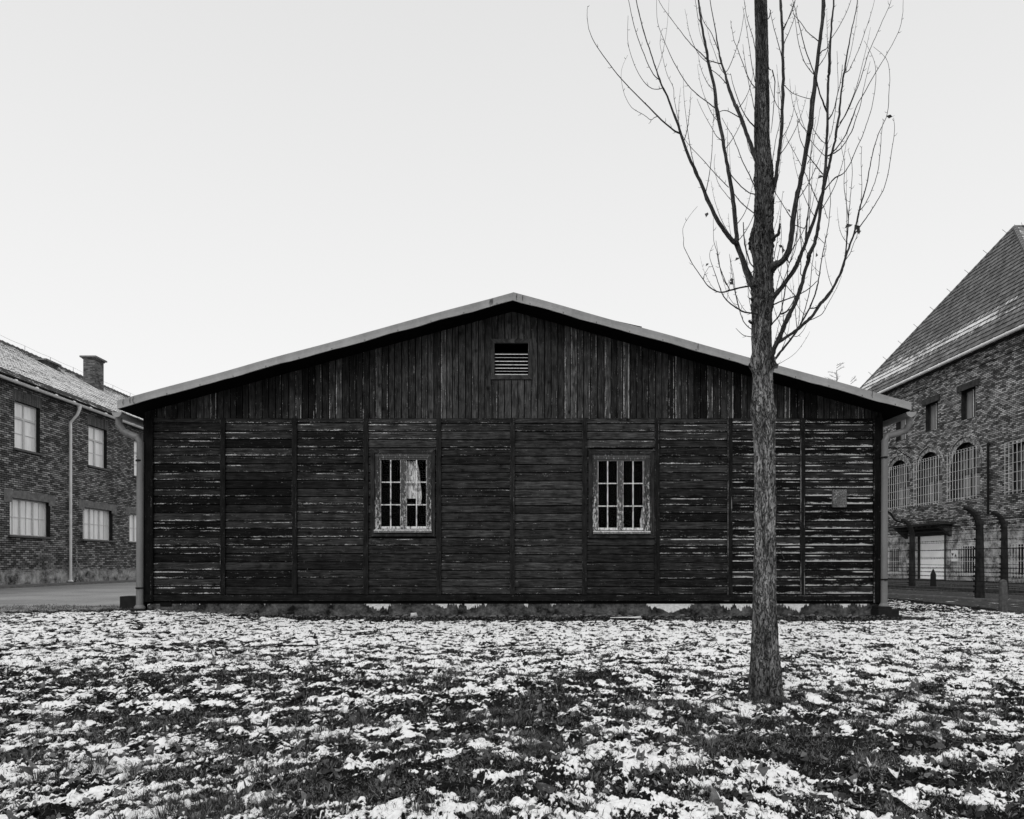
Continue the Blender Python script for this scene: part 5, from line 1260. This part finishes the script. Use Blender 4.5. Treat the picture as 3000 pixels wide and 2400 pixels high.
small('shoot',[(2262,205,3.5),(2270,240,3),(2268,290,2.4),(2264,345,2),(2258,390,1.5)],.2,.05)
small('shoot',[(2246,60,3),(2254,50,3),(2258,30,2.4)],.0)
small('shoot',[(2272,1700-85,2.2),(2285,1612,2),(2293,1628,1.8),(2297,1637,2.2)],-.05)
small('shoot',[(2272,1070,1.6),(2293,1060,1.3),(2330,1035,1.1),(2360,995,.9),(2372,972,.7)],-.2)
small('broken_stub',[(2212,925-45,5),(2199,876,4),(2196,874,3.6)],-.02)
small('broken_stub',[(2212,950,7),(2200,946,7),(2194,940,7)],-.03)
for px_,py_b,l_ in ((2212,905,150),(2210,930,110),(2208,860,160),(2268,870,150),(2268,800,170),(2212,330,200),(2212,240,220),(2262,480,260),(2262,620,220),(2266,760,200),(2214,150,180)):
    s_=-1 if px_<2230 else 1
    small('shoot',[(px_,py_b,2.4),(px_+s_*10,py_b-l_*.25,2),(px_+s_*(16+random.uniform(0,14)),py_b-l_*.6,1.6),(px_+s_*(14+random.uniform(0,24)),py_b-l_,1)],random.uniform(-.3,.3))
# a few withered leaves that still hang on
for (px_,py_b,dz,sz) in ((2071,630,-.1,.022),(2292,733,-.1,.026),(2288,722,-.05,.016),(2405,520,-.4,.024),(2391,747,-.3,.018),(2486,664,.1,.032),(2512,668,.25,.03),(2516,680,.2,.024),(2606,341,.3,.02),(2145,822,-.2,.02),(2143,830,-.2,.016),(2072,776,-.4,.014),(2160,760,-.2,.02),(2272,1072,-.08,.03),(2310,618,.0,.018)):
    p=P(px_,py_b,TD+dz); mb=MB(); a=random.random()*6
    u_=Vector((math.cos(a)*.8,.5*math.sin(a),math.sin(a))).normalized()*sz; v_=Vector((-math.sin(a),.6,math.cos(a)*.8)).normalized()*sz*.7; w_=u_.cross(v_).normalized()*sz*.3
    c=(.25,0,.5)
    mb.quad([p-u_,p-v_*.8+w_,p+u_*.1],[(0,0),(-.5,.4),(0,.5)],c); mb.quad([p-v_*.8+w_,p+u_*1.1,p+u_*.1],[(-.5,.4),(0,1),(0,.5)],c)
    mb.quad([p-u_,p+u_*.1,p+v_*.9+w_],[(0,0),(0,.5),(.5,.4)],c); mb.quad([p+u_*.1,p+u_*1.1,p+v_*.9+w_],[(0,.5),(0,1),(.5,.4)],c)
    mb.tube([p-u_,p-u_*1.6+Vector((0,0,.01))],.0008,3,c=c)
    mb.build('withered_leaf',M['leaf'],TR)
# ================================================================ distant bare trees behind the barrack
def far_tree(px_,ptop,d,label,seed,spread):
    random.seed(seed); x=(px_-1500)*d/F; H=CH+(HY-ptop)*d/F
    T_=empty('bare_tree',(x,d,0)); tag(T_,label,'tree')
    mb=MB(); mb.tube([(x,d,0),(x+.1,d,H*.5),(x,d,H*.96)],[.22,.14,.03],7); mb.build('trunk',M['twig_far'],T_)
    mb=MB(); z=H*.55
    while z<H*.99:
        a=random.random()*6.28; l=spread*(1.04-z/H)**.5*random.uniform(.5,1.1)*1.35
        p=Vector((x,d,z)); dr=Vector((math.cos(a),math.sin(a),random.uniform(.2,.9))).normalized(); e=p+dr*l
        mb.tube([p,p+dr*l*.5,e+Vector((0,0,.15*l))],[.035,.022,.008],3)
        for k in range(9):
            q=p+dr*l*random.uniform(.25,1); d2=(dr+Vector((random.uniform(-1,1),random.uniform(-1,1),random.uniform(-.4,.9)))).normalized(); l2=l*random.uniform(.15,.4)
            mb.tube([q,q+d2*l2],[.013,.006],3)
            for _ in range(2):
                r_=q+d2*l2*random.uniform(.3,1); mb.tube([r_,r_+Vector((random.uniform(-1,1),random.uniform(-1,1),random.uniform(-.5,1)))*l2*.4],[.008,.005],3)
        z+=H*.012
    mb.build('crown',M['twig_far'],T_)
M['twig_far']=plain('haze_pale_twigs',.30,.9,.1,.2,10,0)  # pale grey: distance haze put into the twig colour
far_tree(2451,1060,72,'tiny bare tree top showing above the right slope of the barrack roof',4,2.2)
far_tree(2492,1108,72,'smaller bare tree top low above the barrack roof beside the right brick building',9,1.8)
random.seed(21)
# ================================================================ ground
def tilt(x,y):
    far=np.clip((y-6)/7,0,1); far=far*far*(3-2*far)
    lft=np.clip((-x-3)/3.5,0,1); lft=lft*lft*(3-2*lft)
    return far*(.062*lft-.030*(1-lft))*np.clip((19-y)/5,0,1)
def edge_y(x): # where the lawn ends on the left, at the road
    return 12.15+np.clip((x+8)/1.6,0,1)*.8
def surf(x,y):
    base=tilt(x,y)+.022*fbm(x*1.1,y*1.1,3,3)+.020*fbm(x*4.2,y*4.2,3,8)+.022*fbm(x*9,y*9,3,14)+.012*np.abs(fbm(x*21,y*21,3,15))*2
    near=np.clip(1.25-np.abs(y-6)/40,0,1)
    ang=.35
    xa=x*.92+y*.25; ya=-x*.25+y
    n1=fbm(xa*8.0,ya*6.0,5,40,.55); n2=fbm(x*32,y*21,3,77,.6); n0=fbm(x*.8+3,y*1.0,3,101); nm=fbm(x*2.6,y*3.2,3,131)
    cov=.055+.18*n0+.27*nm
    # barer, grassier ground: round the tree, a band in mid lawn, the nearest strip
    def blob(cx,cy,rx,ry,a): return a*np.exp(-((x-cx)/rx)**2-((y-cy)/ry)**2)
    bare=blob(.2,4.3,1.6,1.1,.13)+blob(1.6,3.7,.5,.5,.10)+blob(-2.6,5.6,1.8,.45,.16)+blob(-.3,3.0,.5,.4,.08)+blob(2.1,2.9,.7,.6,.12)+blob(-1.1,1.9,.9,.28,.16)+blob(1.3,1.95,.7,.3,.14)+blob(0,1.75,3,.22,.20)+blob(-3.0,7.8,.9,.5,.14)
    full=blob(-.95,2.5,.55,.35,.12)+blob(-4,10,4,1.8,.05)+blob(5,9.5,4,2.2,.05)+blob(.5,9.5,4,1.5,.05)+blob(-3.2,6.6,1.5,.5,.06)+blob(4,7,1.5,1,.05)
    cov=cov-bare*.72+full
    n4=fbm(x*85,y*52,3,177,.6)
    sgn_=np.where(x<0,1.,-1.); us=x*.66*sgn_+y*.75; vs2=x*.75*sgn_-y*.66; st=fbm(us*2.6+9,vs2*11.0,4,411,.55)
    ws=np.clip((3.9-y)/1.3,0,1)*np.clip(np.abs(x)/.9,0,1)
    n1=n1*(1-.85*ws)+st*.95*ws
    q=n1*.60+n2*.28+n4*.24+cov-.045-.015*(y<7)-.022*(y<4.6)+.10*(n1*(y>6.5))
    # bare soil strip in front of the foundation
    nb=fbm(x*1.3,y*1.3,3,55)*.35
    cen=np.clip((x+5.2)/2.2,0,1)
    dirt=np.clip((y-(12.75-1.15*cen+nb))/.25,0,1)*(y<19)*(x<6.6)
    q=q-dirt*.9
    q=q-np.clip((y-13.4)/1.0,0,1)*.13*(x>6)
    # the margin toward the gravel path on the right and the road on the left
    ex=8.9-(y-13.4)*0.0+fbm(x*0+1.7,y*1.2,3,60)*.5
    q=q-np.clip((x-ex)/.3,0,1)*2*(y>10)
    q=q-np.clip((y-edge_y(x)+.22*(fbm(x*2.2,y*0+.5,3,61)))/.10,0,1)*2*(x<-6.35)
    snow=np.clip((q+.02)/.085,0,1); sh=np.clip((q+.01)/.20,0,1)
    h=base+.011*sh**.7+.004*n2+(1-sh)*.010*fbm(x*45,y*45,3,90,.65)
    return h,snow*.9+.05
def patch(x0,x1,nx,y0,y1,ny,off):
    xs=np.linspace(x0,x1,nx); ys_=np.linspace(y0,y1,ny); X,Y=np.meshgrid(xs,ys_)
    h,s_=surf(X,Y)
    i,j=np.meshgrid(np.arange(ny-1),np.arange(nx-1),indexing='ij')
    f=np.stack([i*nx+j,i*nx+j+1,(i+1)*nx+j+1,(i+1)*nx+j],-1).reshape(-1,4)+off
    return np.stack([X,Y,h],-1).reshape(-1,3),f,s_.ravel()
V_=[];F_=[];S_=[];off=0
Q_=1.0
for a in ((-4.2,4.2,int(1500*Q_),.6,3.4,int(520*Q_)),(-7,7,int(1250*Q_),3.4,7.2,int(345*Q_)),(-15,9.8,int(1150*Q_),7.2,19,int(500*Q_))):
    v_,f_,s_=patch(*a,off); V_.append(v_);F_.append(f_);S_.append(s_); off+=len(v_)
for a in ((-15,-4.2,120,-12,3.4,150),(4.2,16,120,-12,3.4,150),(-15,-7,160,3.4,7.2,80),(7,16,180,3.4,7.2,80),(-4.2,4.2,120,-12,.6,150),(9.8,16,80,7.2,12.0,60)):
    v_,f_,s_=patch(*a,off); V_.append(v_);F_.append(f_);S_.append(s_); off+=len(v_)
V_=np.concatenate(V_);F_=np.concatenate(F_);S_=np.concatenate(S_)
cen=V_[F_[:,0]]
keep=~((cen[:,1]>13.4)&(cen[:,0]<6.05)) & ~((cen[:,0]<-6.3)&(cen[:,1]>edge_y(cen[:,0])+.15)) & ~((cen[:,0]>9.3)&(cen[:,1]>12))
F_=F_[keep]
lawn=npmesh('lawn',V_,F_,M['lawn'],None,True,fattr={'snow':S_}); tag(lawn,kind='structure')
def sheet(name,pts,z,m):
    mb=MB(); mb.quad([(x,y,z) for x,y in pts]); o=mb.build(name,m); tag(o,kind='structure'); return o
sheet('ground',[(-600,-400),(600,-400),(600,900),(-600,900)],-.16,M['soil'])
mb=MB(); n=40
def roadz(y): return -.02+.05*0
road=[(-18.60,-12),(-6.3,-12),(-6.3,70),(-18.60,70)]
# road surface climbs very gently toward the lawn edge
mb=MB()
for i in range(60):
    ya=-12+i*1.4; yb=ya+1.4
    for xa,xb in ((-18.6,-14.98),(-14.98,-10),(-10,-6.1)):
        def zz(x,y): return .004+.035*max(0,min(1,(x+12)/6))*max(0,min(1,(17-y)/3)) if y>11 else -.09
        if yb<=11.9 and xa>-15: continue
        mb.quad([(xa,ya,zz(xa,ya) if xa>-15 else .004),(xb,ya,zz(xb,ya)if xb>-14.99 else .004),(xb,yb,zz(xb,yb)if xb>-14.99 else .004),(xa,yb,zz(xa,yb)if xa>-15 else .004)])
o=mb.build('road',M['asphalt']); tag(o,kind='structure')
mb=MB(); mb.box((-18.6,-12,-.1),(-17.55,70,.07)); mb.box((-17.55,-12,-.1),(-17.40,70,.045)); o=mb.build('pavement',M['asphalt_d'] if 'asphalt_d' in M else M['concrete_mid']); tag(o,kind='structure')
# gravel between lawn and building on the right
xs=np.linspace(6.0,24,420); ys_=np.linspace(11.5,52,700); X,Y=np.meshgrid(xs,ys_)
ed=np.clip((X-8.6)/.5,0,1); h=.020*fbm(X*2,Y*2,3,5)+.012*fbm(X*9,Y*9,3,6)-.03
h=np.where((X<8.7)&(Y<18.5),h-.10,h)
i,j=np.meshgrid(np.arange(len(ys_)-1),np.arange(len(xs)-1),indexing='ij'); nx=len(xs)
f=np.stack([i*nx+j,i*nx+j+1,(i+1)*nx+j+1,(i+1)*nx+j],-1).reshape(-1,4)
sn=np.clip(fbm(X*3,Y*3,5,200)*1.7-.22-.12*(X>12),0,1)
M['gravel']=ground_mat('wet_gravel_with_snow_specks',.045,True)
g_=npmesh('gravel_path',np.stack([X,Y,h],-1).reshape(-1,3),f,M['gravel'],None,True,fattr={'snow':sn.ravel()}); tag(g_,kind='structure')
def kerb(name,a,b,w_,z0,z1,m):
    a=Vector(a);b=Vector(b); d=(b-a).normalized(); nrm=Vector((d.y,-d.x,0))*w_; mb=MB(); n=int((b-a).length/1.0)
    for k in range(n):
        p=a+d*(k*1.0); q=a+d*(k*1.0+.992); e=random.uniform(-.008,.008)
        P8=[p-nrm,p+nrm,q+nrm,q-nrm]
        mb.quad([(v.x,v.y,z1+e) for v in P8]); 
        for u in range(4): c,c2_=P8[u],P8[(u+1)%4]; mb.quad([(c.x,c.y,z0),(c2_.x,c2_.y,z0),(c2_.x,c2_.y,z1+e),(c.x,c.y,z1+e)])
    o=mb.build(name,m); tag(o,kind='structure')
kerb('kerb',(9.6,28,0),(12.75,11.5,0),.05,-.1,.015,M['concrete_mid'])
kerb('kerb',(13.4,33,0),(16.6,14.5,0),.09,-.1,.06,M['concrete'])
# ---------------------------------------------------------------- grass, leaves, stones
def rot2(a): return np.cos(a),np.sin(a)
def grass(N,dom,seed,lmin,lmax,wd,thr,clump=True):
    rg=np.random.default_rng(seed); x0,x1,y0,y1=dom
    n=int(N*3); x=rg.uniform(x0,x1,n); y=rg.uniform(y0,y1,n)
    # keep roughly inside the view wedge
    ok=np.abs(x)<y*.70+.4; x=x[ok];y=y[ok]
    h,s_=surf(x,y); c=fbm(x*5,y*5,3,301); c2=fbm(x*1.3,y*1.3,2,333)
    pr=np.clip(1.05-s_*.98,0.05,1)*np.clip(.40+c*1.5+c2*1.2,.05,1)
    ok=rg.uniform(0,1,len(x))<pr; x=x[ok][:N];y=y[ok][:N];h=h[ok][:N];c=c[ok][:N]
    n=len(x); L_=rg.uniform(lmin,lmax,n)*(1+np.clip(c,0,.5)*1.3)
    a=rg.uniform(0,2*np.pi,n); lean=rg.uniform(.3,1.9,n)
    dx,dy=np.cos(a),np.sin(a); pxn,pyn=-dy,dx; w_=rg.uniform(.6,1.3,n)*wd*(1+.06*y)
    b=np.stack([x,y,h-.003],-1)
    def pt(t,wf,bend):
        return b+np.stack([dx*L_*t*np.sin(lean*bend),dy*L_*t*np.sin(lean*bend),L_*t*np.cos(lean*bend)],-1), np.stack([pxn*w_*wf,pyn*w_*wf,0*w_],-1)
    p0,o0=pt(0,1,.5);p1,o1=pt(.55,.8,.7);p2,o2=pt(1,.1,1.15)
    v=np.stack([p0-o0,p0+o0,p1+o1,p1-o1,p2],1).reshape(-1,3)
    k=np.arange(n)[:,None]*5
    f=np.concatenate([k+np.array([[0,1,2,3]]),k+np.array([[3,2,4,4]])],0)
    tri=np.concatenate([k+np.array([[0,1,2]]),k+np.array([[0,2,3]]),k+np.array([[3,2,4]])],0)
    col=np.repeat(np.stack([rg.uniform(0,1,n)**1.6,np.zeros(n),rg.uniform(0,1,n),np.ones(n)],-1),5,0)
    return v,tri,col
VV=[];FF=[];CC=[];off=0
for a in ((150000,(-3.2,3.2,1.5,4.2),1,.010,.034,.0010,.5),(130000,(-5.5,5.5,4.2,8),2,.012,.036,.0013,.5),(75000,(-9.5,9.5,8,14.5),3,.012,.040,.0016,.5)):
    v,f,c=grass(*a); VV.append(v);FF.append(f+off);CC.append(c);off+=len(v)
# denser tufts: along the road margin, in mid lawn, round the trunk foot
def tufts(cent,per,R_,l,seed):
    rg=np.random.default_rng(seed); out=[]
    c=np.array(cent); n=len(c)*per; i=np.repeat(np.arange(len(c)),per)
    rr_=rg.normal(0,1,n)*R_; aa=rg.uniform(0,6.28,n); x=c[i,0]+rr_*np.cos(aa); y=c[i,1]+rr_*np.sin(aa)*.8
    h,_=surf(x,y); L_=rg.uniform(.5,1.1,n)*l; lean=np.clip(np.abs(rr_)/R_*.5+rg.uniform(0,.5,n),0,1.3); 
    dx,dy=np.cos(aa)*np.sign(rr_),np.sin(aa)*np.sign(rr_); pxn,pyn=-dy,dx; w_=.0010*(1+.06*y)*rg.uniform(.6,1.4,n); b=np.stack([x,y,h-.004],-1)
    def pt(t,wf,bend): return b+np.stack([dx*L_*t*np.sin(lean*bend),dy*L_*t*np.sin(lean*bend),L_*t*np.cos(lean*bend)],-1), np.stack([pxn*w_*wf,pyn*w_*wf,0*w_],-1)
    p0,o0=pt(0,1,.5);p1,o1=pt(.55,.8,.7);p2,o2=pt(1,.1,1.25)
    v=np.stack([p0-o0,p0+o0,p1+o1,p1-o1,p2],1).reshape(-1,3); k=np.arange(n)[:,None]*5
    tri=np.concatenate([k+np.array([[0,1,2]]),k+np.array([[0,2,3]]),k+np.array([[3,2,4]])],0)
    col=np.repeat(np.stack([rg.uniform(0,1,n)**1.8*.8,np.zeros(n),rg.uniform(0,1,n),np.ones(n)],-1),5,0)
    return v,tri,col
rg=np.random.default_rng(5)
ct=[]
for _ in range(150):
    x=rg.uniform(-8.3,-6.4); ct.append((x,edge_y(x)-rg.uniform(0,.25)))
for _ in range(60): ct.append((rg.uniform(-9,8.6),rg.uniform(8,12)))
def gpt(px_,py_b): d=CH*F/(py_b-HY); return ((px_-1500)*d/F,d)
for px_,py_b,n_,sp in ((1450,2110,26,.16),(1960,2080,22,.16),(1300,1990,16,.2),(2250,2062,26,.09),(650,1935,30,.3),(450,1870,18,.35),(2600,2050,20,.22),(2760,1970,12,.2),(2850,2100,10,.2),(250,2270,12,.12),(500,2390,10,.12),(1660,1990,14,.3),(900,2260,14,.15),(700,2395,16,.2),(1250,1950,10,.3),(900,2160,12,.2),(2700,2130,14,.2),(1550,2200,10,.15),(200,1960,12,.3),(1560,2060,14,.2)):
    x_,y_=gpt(px_,py_b)
    for _ in range(n_): ct.append((x_+rg.normal(0,sp),y_+rg.normal(0,sp*.6)))
v,f,c=tufts(ct,60,.040,.055,6); VV.append(v);FF.append(f+off);CC.append(c);off+=len(v)
gr_=npmesh('grass',np.concatenate(VV),np.concatenate(FF),M['blade'],None,False,cattr=np.concatenate(CC)); tag(gr_,'dark dead grass blades and tufts poking through the thin snow','grass',kind='stuff')
def leaf_geo(rg,x,y,z,size,curl,yaw,pitch,roll,tone,snow):
    us=np.linspace(-1,1,7); vs_=np.linspace(0,1,7); U,Vv=np.meshgrid(us,vs_)
    prof=np.interp(Vv,[0,.08,.3,.6,.85,1],[.12,.62,1.0,.72,.28,.02])*(1+.06*np.sin(Vv*26))
    X=U*prof*.52; Y=Vv-.45; Z=curl*(np.abs(U*prof)**1.6)*.5+.25*curl*np.sin(Vv*2.6)*rg.uniform(-.4,1)+.05*np.sin(U*5+Vv*7+rg.uniform(0,6))-.04*np.exp(-(U/.12)**2)
    p=np.stack([X,Y,Z],-1).reshape(-1,3)*size
    cy,sy_=np.cos(yaw),np.sin(yaw); cp,sp=np.cos(pitch),np.sin(pitch); cr,sr=np.cos(roll),np.sin(roll)
    Rx=np.array([[1,0,0],[0,cp,-sp],[0,sp,cp]]); Ry=np.array([[cr,0,sr],[0,1,0],[-sr,0,cr]]); Rz=np.array([[cy,-sy_,0],[sy_,cy,0],[0,0,1]])
    p=p@(Rz@Rx@Ry).T; p[:,2]-=p[:,2].min()*.85; p+=np.array([x,y,z])
    i,j=np.meshgrid(np.arange(6),np.arange(6),indexing='ij'); f=np.stack([i*7+j,i*7+j+1,(i+1)*7+j+1,(i+1)*7+j],-1).reshape(-1,4)
    uv=np.stack([(U*prof),Vv],-1).reshape(-1,2)
    # stalk: three narrow quads from the base
    b0=np.array([0,-.45,0]); 
    return p,f,uv,np.tile([tone,snow,rg.uniform(),1.],(len(p),1))
rg=np.random.default_rng(12); VV=[];FF=[];CC=[];UU=[];off=0
def add_leaf(x,y,size=None,**k):
    global off
    h,_=surf(np.array([x]),np.array([y])); size=size or rg.uniform(.035,.085)
    flat=rg.uniform()<.6
    a=dict(curl=rg.uniform(-.6,2.2),yaw=rg.uniform(0,6.28),pitch=rg.uniform(-.3,.4) if flat else rg.uniform(-1.1,1.1),roll=rg.uniform(-.5,.5),tone=rg.uniform()**1.4,snow=rg.uniform(.2,1.) if rg.uniform()<.5 else 0)
    a.update(k); return leaf_geo(rg,x,y,float(h[0])+.002,size,**a)
for _ in range(3400):
    y=1.6+9.5*rg.uniform()**1.5; x=rg.uniform(-1,1)*(y*.70+.3)
    d=float(pnoise(np.array([x*1.1]),np.array([y*1.1]),500)[0])
    if rg.uniform()>np.clip(.42+d*.9,.05,1)*np.clip(1.3-y/11,.15,1): continue
    v,f,u,c=add_leaf(x,y,rg.uniform(.018,.05)); VV.append(v);FF.append(f+off);UU.append(u[f].reshape(-1,2));CC.append(c);off+=len(v)
# scraps: torn bits of leaf, clover and bark, all sizes of a few millimetres to two centimetres
n=90000; y=1.55+11*rg.uniform(0,1,n)**1.35; x=rg.uniform(-1,1,n)*(y*.70+.3)
h,s_=surf(x,y); c1=fbm(x*3.1,y*3.1,3,601)
ok=rg.uniform(0,1,n)<np.clip(1.1-s_*.93,.10,1)*np.clip(.6+c1*1.6,.05,1); x,y,h=x[ok],y[ok],h[ok]; n=len(x)
sz=(.003+.013*rg.uniform(0,1,n)**2.2)*(1+.05*y); yaw=rg.uniform(0,6.28,n); tx=rg.normal(0,.45,n); ty=rg.normal(0,.45,n)
base=np.array([[-1,0],[-.45,.6],[.35,.7],[1,.05],[.4,-.65],[-.5,-.55]]); base=base[None]*(1+rg.uniform(-.35,.35,(n,6,1)))
ux=base[...,0]*np.cos(yaw)[:,None]-base[...,1]*np.sin(yaw)[:,None]; uy=base[...,0]*np.sin(yaw)[:,None]+base[...,1]*np.cos(yaw)[:,None]
pz=ux*tx[:,None]+uy*ty[:,None]+rg.uniform(-.2,.2,(n,6)); pz=pz-pz.min(1,keepdims=True)*.8
pp_=np.stack([x[:,None]+ux*sz[:,None],y[:,None]+uy*sz[:,None],h[:,None]+pz*sz[:,None]+.001],-1).reshape(-1,3)
k=(np.arange(n)*6)[:,None]; ff=np.concatenate([k+np.array([[0,1,4,5]]),k+np.array([[1,2,3,4]])],0)
cc=np.repeat(np.stack([rg.uniform(0,1,n)**1.7,np.zeros(n),rg.uniform(0,1,n),np.ones(n)],-1),6,0)
VV.append(pp_);FF.append(ff+off);CC.append(cc);UU.append(np.full((len(ff)*4,2),.3));off+=len(pp_)
lv=npmesh('fallen_leaves',np.concatenate(VV),np.concatenate(FF),M['leaf'],np.concatenate(UU),True,cattr=np.concatenate(CC)); tag(lv,'curled withered brown leaves scattered over snow and grass','leaves',kind='stuff')
# the largest leaves, lying nearest to the camera
for px_,py_b,sz,k,lab in ((1590,2350,.088,dict(curl=.35,yaw=2.6,pitch=.75,roll=.1,tone=.75,snow=0.12),'large dark leaf standing in the snow at the bottom centre, nearest the camera'),
    (1590,2205,.085,dict(curl=.6,yaw=1.9,pitch=.35,roll=.2,tone=.95,snow=.1),'large grey pointed leaf on snow above the dark leaf at the bottom centre'),
    (2650,2370,.10,dict(curl=.8,yaw=.5,pitch=.3,roll=-.3,tone=.9,snow=.8),'broad rumpled leaf half covered with snow at the bottom right'),
    (2730,2190,.10,dict(curl=.9,yaw=.9,pitch=.4,roll=.4,tone=.9,snow=.5),'long folded leaf dusted with snow crystals in the right foreground'),
    (2670,2050,.10,dict(curl=1.9,yaw=1.2,pitch=.2,roll=.5,tone=.45,snow=.3),'long curled leaf lying across dark grass right of the tree')):
    x,y=gpt(px_,py_b); v,f,u,c=add_leaf(x,y,sz,**k); c0=v.mean(0)
    o=npmesh('fallen_leaf',v-c0,f,M['leaf'],u[f].reshape(-1,2),True,loc=tuple(c0),cattr=c); tag(o,lab,'leaf')
    md=o.modifiers.new('sub','SUBSURF'); md.levels=2; md.render_levels=2
# rubble along the foundation
mb=MB(); random.seed(4)
for _ in range(420):
    x=random.uniform(-5.9,6.1); y=12.80-abs(random.gauss(0,.28)); 
    if y<11.6: continue
    s_=random.choice((.010,.014,.02,.03)); h=float(surf(np.array([x]),np.array([y]))[0][0])
    mb.tube([(x-s_,y,h),(x-s_*.5,y+random.uniform(-.4,.4)*s_,h+s_*.45),(x+s_*.5,y,h+s_*.5),(x+s_,y+s_*.3,h)],[s_*.3,s_*.6,s_*.55,s_*.25],6,jit=.25)
o=mb.build('rubble',M['stone_dark'],None,smooth=False); tag(o,'small stones and crumbled plaster lying along the foundation','rubble',kind='stuff')
x,y=gpt(1229,1798); mb=MB(); mb.tube([(x-.045,12.4,-.02),(x-.03,12.4,.02),(x+.02,12.41,.03),(x+.045,12.4,-.01)],[.02,.045,.04,.015],9,jit=.12)
o=mb.build('stone',M['stone'],None,smooth=True); tag(o,'small pale stone on the snow edge below the left window','stone')
# fallen twigs
def ground_twig(pxs,lab,r_):
    pts=[]
    for k,(a,b_) in enumerate(pxs):
        x,y=gpt(a,b_); h=float(surf(np.array([x]),np.array([y]))[0][0]); pts.append((x,y,h+.012+.02*math.sin(math.pi*k/(len(pxs)-1))))
    mb=MB(); c=catmull(pts,4); mb.tube([Vector(q) for q in c],[r_*(1-.6*k/len(c)) for k in range(len(c))],6); o=mb.build('twig',M['twig'],None,loc=pts[0]); tag(o,lab,'twig')
ground_twig([(2190,1995),(2150,1990),(2100,1983),(2060,1981),(2037,1988)],'thin curved twig lying on the snow just left of the poplar trunk',.0035)
ground_twig([(2640,2130),(2740,2165),(2800,2200),(2880,2203),(2960,2180)],'long thin twig lying across leaves in the right foreground',.003)
ground_twig([(2050,2075),(2110,2050),(2180,2030),(2205,2022)],'short pale twig slanting toward the foot of the poplar',.0025)
